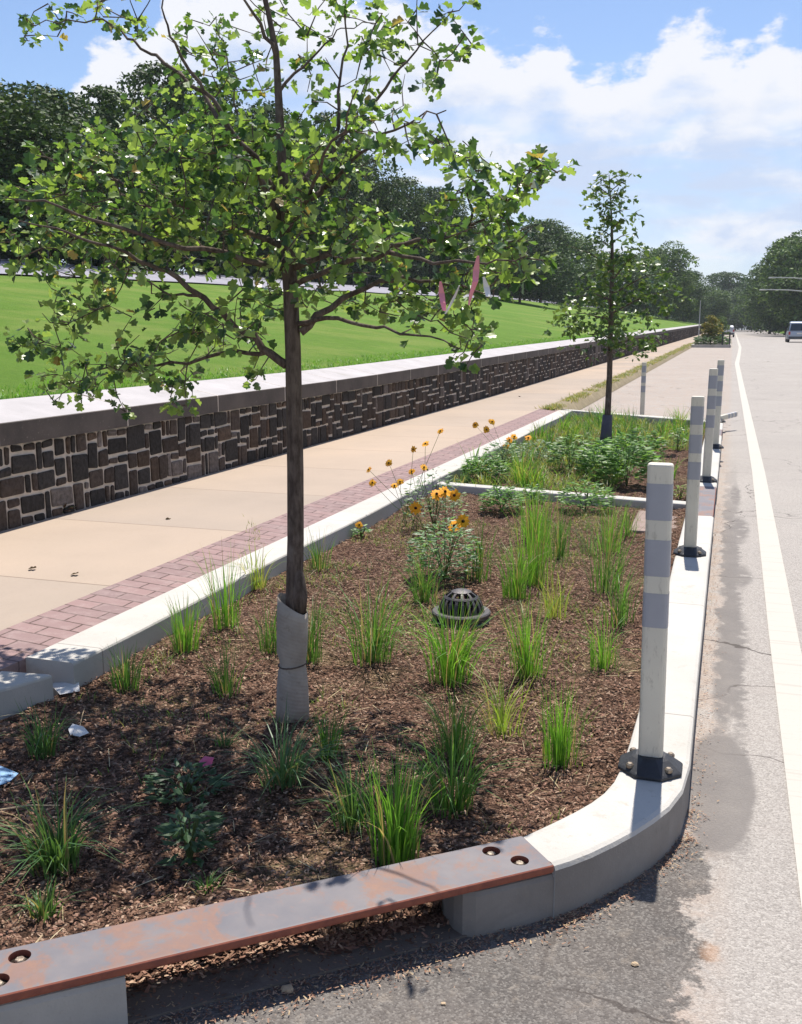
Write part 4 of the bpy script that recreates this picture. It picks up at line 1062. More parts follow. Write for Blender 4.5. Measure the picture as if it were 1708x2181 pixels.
LT = [(0.155, 0.225, 0.06), (0.205, 0.27, 0.085), (0.085, 0.15, 0.045), (0.05, 0.095, 0.04), (0.20, 0.27, 0.09), (0.035, 0.07, 0.032)]
TY = 3.31
def path3(pts, dys):
    out = []
    for (u, v), dy in zip(pts, dys): out.append(AT(u, v, TY + dy))
    return out
tx, ty = place(622, 1530)
tree = empty('young_tree', (tx, ty, 0.03), 'young leafy tree with grey wrapped trunk, nearest the camera', 'tree')
T0 = Vector(tree.location)
def loc_(pts): return [p - T0 for p in pts]
trunk_px = [(622, 1545), (622, 1440), (626, 1300), (630, 1150), (629, 1000), (627, 860), (624, 740), (619, 620), (612, 520), (606, 430), (600, 330), (594, 220), (588, 110), (568, 10), (545, -70), (530, -180)]
trunk_r = [.044, .037, .0335, .0325, .0318, .0312, .0305, .028, .026, .022, .017, .0145, .012, .009, .0065, .004]
tp = [AT(u, v, ty + 0.0) for u, v in trunk_px]
b = MB(); b.tube(loc_(tp), [q * .94 for q in trunk_r], 14, rough=.10); b.build('trunk', M_bark, tree, smooth=True)
LIMBS = [
 ([(610, 778), (560, 738), (497, 690), (431, 630), (350, 575), (300, 552), (235, 528), (150, 498), (40, 470)], [0, -.02, -.08, -.15, -.22, -.28, -.33, -.40, -.45], .017),
 ([(431, 630), (367, 630), (303, 592), (255, 576)], [-.15, -.14, -.14, -.15], .006),
 ([(610, 778), (575, 752), (500, 748), (400, 770), (290, 775), (200, 790), (130, 840)], [0, .05, .12, .2, .28, .3, .3], .012),
 ([(640, 708), (700, 655), (780, 610), (860, 590), (960, 610), (1050, 640)], [0, .05, .12, .2, .26, .3], .015),
 ([(636, 690), (700, 672), (770, 690), (850, 715), (920, 712), (985, 745)], [0, -.06, -.16, -.26, -.32, -.36], .010),
 ([(612, 452), (675, 420), (705, 378), (712, 300), (722, 200), (738, 90), (745, -30)], [0, .03, .06, .08, .1, .12, .14], .014),
 ([(690, 400), (750, 345), (820, 290), (890, 250), (950, 235)], [.05, -.05, -.15, -.22, -.28], .008),
 ([(606, 440), (670, 350), (750, 265), (800, 215), (855, 145), (900, 90), (965, 20)], [0, .12, .22, .28, .34, .4, .45], .011),
 ([(598, 470), (540, 345), (465, 232), (420, 170), (372, 90), (350, 40), (335, -40)], [0, -.10, -.16, -.2, -.24, -.26, -.28], .012),
 ([(596, 420), (490, 290), (425, 195), (370, 150), (320, 107), (270, 75), (222, 42), (150, 45), (75, 55)], [0, .1, .16, .2, .24, .27, .3, .33, .36], .011),
 ([(610, 530), (500, 480), (370, 430), (250, 390), (130, 350), (60, 325)], [0, .15, .3, .42, .5, .55], .012),
 ([(606, 570), (480, 540), (350, 520), (200, 470), (90, 430), (10, 420)], [0, -.2, -.36, -.5, -.6, -.66], .012),
 ([(625, 570), (740, 520), (860, 520), (949, 510), (1029, 465), (1079, 430), (1168, 383)], [0, .1, .18, .24, .28, .3, .32], .013),
 ([(622, 610), (720, 570), (830, 540), (930, 560), (1040, 560), (1120, 545)], [0, -.18, -.32, -.42, -.48, -.5], .011),
 ([(588, 120), (548, 55), (512, -20), (490, -90)], [0, -.04, -.08, -.1], .009),
 ([(592, 200), (640, 140), (690, 90), (730, 60), (800, 50)], [0, .08, .14, .2, .25], .006),
 ([(608, 480), (570, 400), (520, 300), (500, 220), (480, 120)], [0, .28, .45, .55, .6], .010),
 ([(612, 500), (650, 420), (700, 330), (740, 260), (760, 190)], [0, -.25, -.42, -.5, -.55], .009),
 ([(1000, 480), (1000, 400), (1010, 350), (985, 300)], [.27, .25, .23, .2], .005),
]
limb_pts = []   # (point, radius)
for pts, dys, r0 in LIMBS:
    P = path3(pts, dys)
    # start exactly on the trunk
    n = len(P); rad = [max(.0018, r0 * (1 - 0.85 * (i / (n - 1)) ** .8)) for i in range(n)]
    # densify with a light wobble
    Q, Rr = [], []
    for i in range(n - 1):
        for q in range(3):
            t_ = q / 3; p = P[i].lerp(P[i + 1], t_)
            if i + q > 0: p = p + Vector((rn.gauss(0, .006), rn.gauss(0, .006), rn.gauss(0, .006)))
            Q.append(p); Rr.append(rad[i] + (rad[i + 1] - rad[i]) * t_)
    Q.append(P[-1]); Rr.append(rad[-1])
    b = MB(); b.tube(loc_(Q), Rr, 8, rough=.08); b.build('branch', M_bark, tree, smooth=True)
    limb_pts += [(q, r_) for q, r_ in zip(Q[2:], Rr[2:])]
for i, p in enumerate(tp[9:]): limb_pts.append((p, .01))
LX = np.array([[p.x, p.y, p.z] for p, _ in limb_pts])
CLUST = [ # u, v, ru, rv, n, depth centre, depth half-range
 (120, 40, 72, 38, 13), (90, 80, 40, 30, 4), (225, 35, 50, 36, 8), (330, 45, 75, 42, 12), (430, 110, 80, 62, 18), (360, 235, 130, 42, 26), (480, 60, 50, 60, 6), (450, 190, 60, 50, 12),
 (600, 90, 75, 100, 20), (525, 190, 70, 80, 16), (720, 55, 105, 62, 26), (850, 70, 95, 66, 26), (965, 20, 40, 28, 6), (880, 165, 62, 66, 15), (980, 110, 36, 28, 7), (760, 190, 80, 70, 15), (650, 190, 60, 60, 8),
 (250, 320, 185, 62, 52), (120, 430, 120, 72, 44), (380, 410, 170, 100, 72), (60, 515, 80, 60, 22), (200, 555, 140, 52, 30), (455, 320, 150, 80, 52), (545, 480, 125, 100, 58), (330, 560, 140, 52, 26), (300, 480, 160, 60, 30),
 (690, 340, 120, 95, 46), (810, 275, 100, 66, 26), (720, 500, 125, 80, 42), (880, 520, 105, 66, 38), (780, 620, 110, 48, 24), (960, 300, 52, 46, 8), (1000, 350, 52, 42, 12), (1010, 430, 72, 50, 18), (1075, 500, 80, 52, 24), (1155, 360, 42, 30, 12), (1105, 435, 42, 28, 6),
 (1045, 590, 75, 55, 24), (955, 630, 75, 42, 18), (1000, 700, 45, 45, 9), (1130, 560, 40, 36, 8), (895, 650, 55, 36, 10), (985, 760, 30, 25, 4), (600, 330, 90, 90, 30), (640, 600, 90, 60, 20),
 (160, 640, 100, 42, 17), (105, 700, 62, 40, 8), (220, 755, 110, 50, 20), (150, 830, 52, 42, 10), (330, 795, 90, 50, 17), (400, 835, 40, 30, 5), (480, 695, 100, 46, 18), (555, 640, 66, 50, 12), (545, 740, 52, 34, 5), (415, 735, 70, 40, 9), (262, 885, 14, 16, 2), (530, 800, 20, 14, 2), (50, 725, 24, 34, 4), (340, 660, 80, 40, 8),
 (600, -60, 200, 50, 20), (820, -40, 120, 40, 10), (300, -30, 120, 30, 8)]
bl, bt = MB(), MB()
targets = []
for (u0, v0, ru, rv, n) in CLUST:
    for k in range(int(n * ((1.12 if 250 < v0 < 620 else 1.0 if v0 > 250 else .58) * (.80 if u0 > 700 else .95)) + .5)):
        a = rn.uniform(0, 6.283); q = rn.random() ** .5
        u, v = u0 + ru * q * math.cos(a), v0 + rv * q * math.sin(a)
        dd = 0.66 * math.sqrt(max(0.04, 1 - ((u - 590) / 640) ** 2)) * math.sqrt(max(.1, 1 - ((v - 420) / 520) ** 2))
        targets.append(AT(u, v, TY + (.20 if v0 > 250 else .58) + rn.uniform(-dd, dd * 1.25)))
ATT = LX.copy()
def near_d(t_): return float(((LX - np.array(t_)) ** 2).sum(1).min())
targets.sort(key=near_d)
for target in targets:
    ti = np.array(target); D = ((ATT - ti) ** 2).sum(1); s0 = Vector(ATT[int(D.argmin())]); L = (target - s0).length
    if L < .05: target = s0 + Vector((rn.gauss(0, 1), rn.gauss(0, 1), rn.gauss(.4, .8))).normalized() * .09; L = .09
    mid = s0.lerp(target, .5) + Vector((rn.gauss(0, .012), rn.gauss(0, .012), -0.03 * L + rn.gauss(0, .012)))
    bt.tube(loc_([s0, mid, target]), [.0030, .0022, .0012], 5, caps=False)
    ATT = np.vstack([ATT, [list(mid), list(target)]])
    ax = (target - mid).normalized()
    for j in range(rn.randint(5, 8)):
        t_ = 1 - (rn.random() ** 1.3) * min(1.6, 0.16 / max(L / 2, .05)) if j else 1.0
        p = mid.lerp(target, t_)
        d = (ax * .6 + Vector((rn.gauss(0, 1), rn.gauss(0, 1), rn.gauss(0, .7))).normalized()).normalized()
        pet = p + d * rn.uniform(.008, .028)
        nrm = Vector((rn.gauss(0, .6), rn.gauss(0, .6), 1)).normalized()
        d2 = (d + Vector((0, 0, -.30))).normalized()
        c_ = rn.choice(LT); g_ = rn.uniform(.8, 1.2)
        if rn.random() < .015: c_ = (.28, .20, .08)
        leaf_into(bl, pet - T0, d2, nrm, rn.uniform(.024, .052), tuple(x * g_ * 1.12 for x in c_))
tw = bt.build('twigs', M_bark, tree); tw['kind'] = 'stuff'
bl.build('crown', M_leaf, tree)
# trunk wrap: flared upper skirt with a flap, cinched, lower sleeve
b = MB(); n = 26
def wring(z, r_, cx_, cy_, ph=0, fold=.1):
    return [(cx_ + r_ * (1 + fold * math.sin(3 * 2 * math.pi * k / n + ph) + .04 * math.sin(7 * 2 * math.pi * k / n + ph * 2)) * math.cos(2 * math.pi * k / n), cy_ + r_ * (1 + fold * math.sin(3 * 2 * math.pi * k / n + ph)) * math.sin(2 * math.pi * k / n), z) for k in range(n)]
def tc(z):
    for p, q in zip(tp[:-1], tp[1:]):
        if p.z <= z <= q.z:
            t_ = (z - p.z) / (q.z - p.z); r_ = p.lerp(q, t_) - T0; return r_.x, r_.y
    return 0.0, 0.0
rings = []
for z, r_, ph, tilt in ((-.03, .064, .5, 0), (.05, .062, .7, 0), (.12, .060, .9, 0), (.19, .055, 1.2, 0), (.215, .049, 1.2, .0), (.235, .051, 1.4, 0), (.27, .058, 1.7, 0), (.34, .059, 2.1, 0), (.41, .058, 2.5, .015), (.455, .055, 2.8, .035)):
    cx_, cy_ = tc(z + T0.z)
    ring = wring(z, r_, cx_ - (.004 if z > .25 else 0), cy_, ph, .07)
    ring = [(x, y, zz - tilt * (x - cx_) / r_) for x, y, zz in ring]
    rings.append(ring)
for r_ in rings: b.v += r_
for i in range(len(rings) - 1):
    for k in range(n): b.face((i * n + k, i * n + (k + 1) % n, (i + 1) * n + (k + 1) % n, (i + 1) * n + k))
o = b.build('trunk_wrap', M_wrap, tree, smooth=True)
sm = o.modifiers.new('thick', 'SOLIDIFY'); sm.thickness = .0025
b = MB()
for z in (.218,):
    cx_, cy_ = tc(z + T0.z)
    pts = [(cx_ + .0535 * math.cos(a), cy_ + .0535 * math.sin(a), z + .006 * math.sin(a * 1.0 + 1)) for a in frange(0, 2 * math.pi, 20)]
    b.tube(pts, .003, 5)
b.build('wrap_tie', M_bark, tree)
# swollen graft knob above the wrap
cx_, cy_ = tc(.56)
b = MB(); b.tube([(cx_ + .022, cy_ - .006, .43), (cx_ + .025, cy_ - .008, .49), (cx_ + .016, cy_ - .006, .56), (cx_ + .006, cy_, .63)], [.024, .029, .026, .012], 10, rough=.1); b.build('burl', M_bark, tree, smooth=True)

# tags hanging in the tree
M_pink = simple('pink_tape', (0.72, 0.22, 0.33), (0.62, 0.25, 0.28), 40, 0.6, .3)
M_white = simple('white_tag', (0.75, 0.72, 0.70), (0.6, 0.58, 0.55), 40, 0.6, .3)
def ribbon(pts, w, m, label, cat='ribbon'):
    P = [AT(u, v, TY - .62 + dy) for u, v, dy in pts]; b = MB(); s_ = Vector((1, .25, 0)).normalized(); T = P[0]
    for i, p in enumerate(P):
        ww = w * (1 if i else .4); tw_ = s_ * math.cos(i * .4) + Vector((0, 1, 0)) * math.sin(i * .4); b.v += [tuple(p - T - tw_ * ww / 2), tuple(p - T + tw_ * ww / 2)]
    for i in range(len(P) - 1): b.face((2 * i, 2 * i + 1, 2 * i + 3, 2 * i + 2))
    o = b.build(cat, m, loc=T); sm = o.modifiers.new('t', 'SOLIDIFY'); sm.thickness = .0012
    tag(o, label, cat, 'tags hanging in the near tree'); return o
ribbon([(1018, 545, 0), (1014, 575, .01), (1012, 600, 0), (1003, 625, .01), (998, 650, .02)], .017, M_pink, 'long faded pink ribbon hanging in the right side of the near tree')
ribbon([(938, 600, 0), (940, 625, .01), (943, 645, 0), (946, 662, .0)], .016, M_pink, 'short bright pink tag hanging left of the long ribbon')
ribbon([(978, 608, 0), (968, 632, .01), (956, 655, 0), (948, 668, 0)], .007, M_white, 'thin white strip crossing the short pink tag')
ribbon([(1030, 590, 0), (1036, 612, .01), (1040, 632, 0)], .016, M_white, 'short white tag hanging right of the long ribbon')

# second young tree
x2, y2 = place(1290, 948)
t2 = empty('young_tree', (x2, y2, 0.03), 'thin young tree farther along the bed, with a narrow sparse top', 'tree')
B2 = Vector((x2, y2, .03))
tpx = [(1290, 950), (1294, 880), (1298, 800), (1300, 720), (1302, 640), (1304, 560), (1303, 480), (1300, 420), (1297, 372)]
P2 = [AT(u, v, y2) - B2 for u, v in tpx]
b = MB(); b.tube(P2, [.055, .040, .036, .033, .028, .022, .014, .009, .004], 10, rough=.1); b.build('trunk', M_bark, t2, smooth=True)
b = MB()
b.tube([P2[0] - Vector((0, 0, .05)), P2[0].lerp(P2[1], .35), P2[0].lerp(P2[1], .95)], [.085, .072, .060], 12, rough=.12); o = b.build('trunk_wrap', simple('grey_wrap', (0.13, .12, .14), (.09, .085, .10), 8, .8, .2), t2, smooth=True)
bl, lp2 = MB(), []
for k in range(30):
    t_ = 0.35 + 0.62 * (k / 29) ; i = t_ * (len(P2) - 1); p = P2[int(i)].lerp(P2[min(int(i) + 1, len(P2) - 1)], i % 1)
    a = k * 2.4 + rn.gauss(0, .3); wid = .82 * (1 - ((t_ - .5) / .55) ** 2) ** .6 if abs(t_ - .5) < .54 else .15
    wid = max(.10, wid * (1.0 if t_ < .62 else .42)) * rn.uniform(.75, 1.05)
    rise = rn.uniform(.15, .6) * wid if t_ > .5 else rn.uniform(-.10, .35) * wid
    e = p + Vector((math.cos(a) * wid, math.sin(a) * wid, rise)); m_ = p.lerp(e, .5) + Vector((0, 0, .08 * wid))
    b = MB(); b.tube([p, m_, e], [.012 * wid + .004, .006, .002], 6, caps=False); b.build('branch', M_bark, t2, smooth=True)
    nn_ = int(5 + wid * (30 if t_ < .6 else 5))
    for j in range(nn_):
        q = rn.uniform(.22, 1.0); c_ = (p.lerp(m_, q * 2) if q < .5 else m_.lerp(e, q * 2 - 1)) + Vector((rn.gauss(0, .10), rn.gauss(0, .10), rn.gauss(-.03, .11))) * (.5 + wid * .9)
        for r_ in range(rn.randint(4, 6)):
            d = Vector((rn.gauss(0, 1), rn.gauss(0, 1), rn.gauss(-.3, .6))); g_ = rn.uniform(.75, 1.2)
            cl_ = rn.choice([(0.07, .13, .03), (.09, .16, .035), (.05, .10, .028), (.12, .18, .05)])
            leaf_into(bl, c_ + d * .03, d, Vector((rn.gauss(0, .6), rn.gauss(0, .6), 1)), rn.uniform(.05, .085), tuple(x * g_ for x in cl_), rn.random() < .6)
bl.build('crown', M_leaf2, t2)

# ---- background trees: prototypes shared by copies
def far_crown(seed, n, lo=.16, rad=.36, leaf=.012, tones=None, nb=60, spire=False):
    r = random.Random(seed); b = MB(); blobs = []
    for k in range(nb):
        while True:
            x, y, z = r.uniform(-1, 1), r.uniform(-1, 1), r.uniform(-1, 1)
            if x * x + y * y + z * z < 1: break
        zz = lo + (1 - lo) * (z * .5 + .5)
        tap = 1.0 - .30 * abs(z) if not spire else (1 - (zz - lo) / (1 - lo)) * 1.1 + .05
        br = r.uniform(.08, .15) * (1 if not spire else .7)
        blobs.append((Vector((x * rad * tap * .82, y * rad * tap * .82, min(zz, 1 - br))), br))
    tones = tones or [(0.030, .055, .018), (.050, .088, .023), (.080, .130, .033), (.035, .065, .022)]
    for k in range(n):
        c_, br = r.choice(blobs)
        d = Vector((r.gauss(0, 1), r.gauss(0, 1), r.gauss(.25, 1))).normalized()
        p = c_ + Vector((d.x * br * 1.15, d.y * br * 1.15, d.z * br * .85)) * r.uniform(.72, 1.05) ** 1.0
        if mnoise.noise(p * 11 + Vector((seed, 0, 0))) < -.22: continue
        nn = (d * .6 + Vector((r.gauss(0, .7), r.gauss(0, .7), r.gauss(.3, .6)))).normalized()
        s_ = nn.cross(Vector((r.gauss(0, 1), r.gauss(0, 1), r.gauss(0, 1)))).normalized(); t_ = nn.cross(s_)
        L = leaf * r.uniform(.6, 1.5); c2 = r.choice(tones); g_ = r.uniform(.75, 1.25); b.cc = tuple(q * g_ for q in c2)
        b.add([p - s_ * L, p - t_ * L * .55 + s_ * L * .1, p + s_ * L * .9, p + t_ * L * .6], [(0, 1, 2, 3)])
    return b
def far_trunk(seed, lo=.3, r0=.022):
    r = random.Random(seed); b = MB()
    top_ = Vector((r.gauss(0, .02), r.gauss(0, .02), .62)); b.tube([(0, 0, -.06), (0, 0, .02), (r.gauss(0, .008), r.gauss(0, .008), lo), top_], [r0 * 1.5, r0 * 1.1, r0 * .85, r0 * .3], 10, rough=.12)
    for k in range(6):
        a = k * 1.05 + r.random(); z = lo * .75 + .05 * k; b.tube([(0, 0, z), (math.cos(a) * .12, math.sin(a) * .12, z + .12), (math.cos(a) * .24, math.sin(a) * .24, z + .20)], [r0 * .5, r0 * .35, r0 * .12], 6)
    return b
protos = []
for s_, n, leaf, tones in ((1, 30000, .0105, None), (2, 30000, .0105, None), (3, 26000, .0115, [(0.09, .155, .036), (.125, .195, .045), (.055, .10, .028)]), (4, 26000, .0115, [(0.06, .11, .034), (.09, .15, .045), (.04, .075, .026)])):
    cm = far_crown(s_, n, (.14 if s_ < 3 else .04), .40, leaf, tones); tm = far_trunk(s_)
    protos.append((cm, tm))
pm = []
for cm, tm in protos:
    ob = cm.build('crown', M_far); ot = tm.build('trunk', M_barkfar, smooth=True); pm.append((ob.data, ot.data)); bpy.data.objects.remove(ob); bpy.data.objects.remove(ot)
def far_tree(x, y, z, h, w, k, label, group=None, name='tree', cat='tree', rz=None):
    root = empty(name, (x, y, z), label, cat, group, rz if rz is not None else rn.uniform(0, 6.28))
    for nm, me in (('crown', pm[k][0]), ('trunk', pm[k][1])):
        o = bpy.data.objects.new(nm, me); COL.objects.link(o); o.parent = root; o.scale = (w / .8, w / .8, h)
        if nm == 'trunk': o.scale = (h * .8, h * .8, h)
    return root
# ridge row: (u, top v, X, width m, proto, label)
RIDGE = [
 (-60, 175, -27, 9, 0, 'dark tree cut by the left edge of the photo'),
 (60, 172, -27, 8, 1, 'broad dark tree at the far left behind the lawn'),
 (165, 178, -27.5, 8, 0, 'dark tree second from the left, its trunk bare in front of the path'),
 (335, 130, -28, 8, 1, 'tallest dark tree seen through the upper left of the near crown'),
 (440, 175, -29, 8, 0, 'dark tree behind the left middle of the near crown'),
 (560, 210, -29, 9, 1, 'dark tree directly behind the near trunk line'),
 (670, 235, -30, 9, 0, 'dark tree just right of the near trunk line'),
 (765, 315, -30, 9, 1, 'dark tree behind the right middle of the near crown'),
 (850, 375, -29, 9, 0, 'dark rounded tree left of the last tall ridge tree'),
 (930, 392, -28, 9, 1, 'last tall dark ridge tree behind the right branches'),
 (1030, 455, -27, 11, 0, 'lower dark tree behind the right branch tip'),
]
RG = 'dark mature trees along the ridge behind the lawn'
for u, v, X, w, k, lab in RIDGE:
    p = ATX(u, v, X); z = lawn_z(X, p.y) - .1
    far_tree(X, p.y, z, p.z - z, w, k, lab, RG)
MIDT = [ # u, top v, Y, width m, proto, base z
 (1110, 490, 92, 9, 0, 'dark tree behind the gap between the two young trees'),
 (1155, 466, 112, 11, 3, 'bluish tree with a pointed top between the young trees'),
 (1235, 490, 125, 12, 2, 'rounded tree right behind the second young tree, on its left'),
 (1320, 540, 140, 12, 3, 'darker lower tree behind the second young tree, on its right'),
 (1385, 525, 150, 9, 2, 'sunlit tree left of the big lawn-end tree'),
 (1428, 510, 158, 11, 2, 'big sunlit tree at the end of the lawn'),
 (1462, 575, 175, 9, 3, 'dark tree touching the right of the big lawn-end tree'),
 (1505, 610, 215, 12, 2, 'low tree where the wall ends'),
 (1540, 578, 262, 18, 3, 'hazy round tree standing in line with the end of the road'),
 (1585, 618, 300, 18, 3, 'hazy low tree right of the round one at the road end'),
 (1618, 590, 240, 13, 3, 'tree at the foot of the right-hand tree mass'),
 (1650, 545, 190, 12, 2, 'left shoulder of the right-hand tree mass'),
 (1690, 500, 170, 14, 3, 'tall tree at the right edge above the car'),
 (1745, 480, 150, 16, 2, 'tree mostly beyond the right edge of the photo'),
]
for u, v, Yd, w, k, lab in MIDT:
    p = AT(u, v, Yd); z = lawn_z(p.x, Yd) if p.x < -5.1 else gz(Yd)
    z = min(z, p.z - 4) - .2
    far_tree(p.x, Yd, z, p.z - z, w, k, lab, 'trees beyond the lawn and road end')
# understorey, dense hedge-like woodland behind the ridge and at the road end
b = MB(); r = random.Random(5)
def thicket(b, x0, y0, x1, y1, zf, h, depth, n, leaf):
    for k in range(n):
        t_ = r.random(); x = x0 + (x1 - x0) * t_ + r.gauss(0, depth); y = y0 + (y1 - y0) * t_ + r.gauss(0, depth)
        hh = h * (.65 + .55 * mnoise.noise((x * .12, y * .12, 2)) + .2 * mnoise.noise((x * .5, y * .5, 2)))
        z = zf(x, y) + max(0.1, hh) * r.random() ** .6
        s_ = Vector((r.gauss(0, 1), r.gauss(0, 1), r.gauss(0, 1))).normalized(); q = Vector((r.gauss(0, 1), r.gauss(0, 1), r.gauss(0, 1))); t2_ = (q - s_ * q.dot(s_)).normalized()
        L = leaf * r.uniform(.6, 1.4); g_ = r.uniform(.7, 1.3); c_ = r.choice([(0.028, .055, .022), (.04, .075, .028), (.055, .095, .035)]); b.cc = tuple(a * g_ for a in c_)
        p = Vector((x, y, z)); b.add([p - s_ * L, p - t2_ * L * .6, p + s_ * L, p + t2_ * L * .6], [(0, 1, 2, 3)])
thicket(b, -30, 10, -31, 70, lawn_z, 6.5, 1.2, 26000, .24)
thicket(b, -31, 62, -24, 175, lawn_z, 6.5, 1.6, 24000, .3)
tag(b.build('woodland', M_far), 'dark understorey woodland behind the ridge trees', 'woodland', kind='stuff')
b = MB()
thicket(b, -22, 175, -9, 330, lambda x, y: gz(y), 8, 3.0, 9000, .42)
thicket(b, -10, 335, 40, 330, lambda x, y: gz(y), 13, 3.0, 12000, .5)
thicket(b, 11, 330, 12.5, 120, lambda x, y: gz(y), 8.5, 1.4, 20000, .35)
tag(b.build('hedge_thicket', M_far), 'dark tree and shrub mass closing the far end of the road', 'woodland', kind='stuff')

# lawn-ridge fence
fence = empty('iron_fence', (-23.8, 30, 0), 'thin black picket fence along the park path behind the lawn', 'fence')
yy_ = 8
posts_ = []
while yy_ < 120:
    b = MB(); z = lawn_z(-23.8, yy_); b.box((0, yy_ - 30, z + .62), (.07, .07, 1.25)); b.build('fence_post', M_black, fence); posts_.append((yy_, z)); yy_ += 2.6 if yy_ < 70 else 5
for hz_ in (.35, 1.05):
    b = MB()
    for (a, za), (c_, zb_) in zip(posts_[:-1], posts_[1:]): b.tube([(0, a - 30, za + hz_), (0, c_ - 30, zb_ + hz_)], .012, 4, caps=False)
    b.build('rail', M_black, fence)

# ================================================================= FAR PLANTER, SAPLINGS, POLES
b = MB()
for (x0, x1, ya, yb_) in ((-2.7, -0.1, 75, 84),):
    oo = [(x0, ya), (x1, ya), (x1, yb_), (x0, yb_)]
zf_ = gz(76)
fb = empty('far_planter', (-1.4, 79, gz(79)), 'low planted curb bed far down the road', 'planter')
b = MB()
for c_, d in (((0, -4.4, .08), (2.7, .2, .2)), ((0, 4.4, .1), (2.7, .2, .2)), ((1.25, 0, .09), (.2, 8.6, .2)), ((-1.25, 0, .09), (.2, 8.6, .2))): b.box(c_, d)
b.build('planter_curb', M_curbold, fb)
b = MB(); leafy(b, Vector((0, 0, .05)), .9, 2.4, 900, .30, [(0.05, .10, .04), (.08, .13, .05)]); 
b.v = [(v[0], v[1] * 3.2, v[2]) for v in b.v]; b.build('planting', M_blade, fb)
for i_, (u, v0, v1, Yd, w_, tones, lab) in enumerate(((1513, 664, 736, 78, 1.9, [(0.26, .20, .04), (.20, .20, .04), (.14, .16, .04)], 'orange-green cone-shaped sapling in the far planter'),
                                   (1538, 672, 712, 96, 1.6, [(0.10, .17, .05), (.14, .2, .06)], 'green sapling just right of the orange-green one'))):
    p = AT(u, v1, Yd); h = AT(u, v0, Yd).z - gz(Yd)
    root = empty('sapling', (p.x, Yd, gz(Yd)), lab, 'tree')
    c_ = far_crown(20 + i_, 2600, .12, .30, .022, tones, 30, True); o = c_.build('crown', M_far, root); o.scale = (w_ / .5, w_ / .5, h)
    b = MB(); b.tube([(0, 0, -.1), (0, 0, h * .8)], [.05, .02], 8); b.build('trunk', M_bark, root)
M_pole = simple('pale_pole', (0.42, .42, .42), (.36, .36, .36), 3, .6, .3)
def pole(u, vt, vb, Yd, r0, label, arms=()):
    p = AT(u, vt, Yd); root = empty('street_lamp', (p.x, Yd, gz(Yd)), label, 'street lamp'); h = p.z - gz(Yd)
    b = MB(); b.tube([(0, 0, -.2), (0, 0, h)], [r0 * 1.3, r0 * .8], 10); b.build('pole', M_pole, root)
    for (dx, dz, L) in arms:
        b = MB(); b.tube([(0, 0, h - dz), (dx * .5, 0, h - dz + .30), (dx, 0, h - dz + .38)], [r0 * .6, r0 * .5, r0 * .45], 8); b.build('arm', M_pole, root)
        b = MB(); b.box((dx - .3 * (1 if dx > 0 else -1), 0, h - dz + .34), (.8, .3, .14)); o = b.build('lamp_head', M_pole, root); bevel(o, .05)
    return root
pole(1492, 640, 722, 110, .05, 'thin pale pole beside the far end of the stone wall')
pole(1741, 585, 720, 120, .11, 'pale lamp post with two long arms reaching in from the right edge', ((-4.9, .6, 1), (-5.8, 1.9, 1)))
for u, v0, v1, lab in ((1538, 708, 738, 'thin dark marker post at the left of the far planter'), (1553, 706, 738, 'thin dark marker post at the right of the far planter')):
    p = AT(u, v1, 74.6); b = MB(); b.box((0, 0, .5), (.10, .10, 1.0)); b.box((0, 0, 1.02), (.13, .13, .05)); o = b.build('marker_post', M_black, loc=(p.x, 74.6, gz(74.6))); tag(o, lab, 'post')

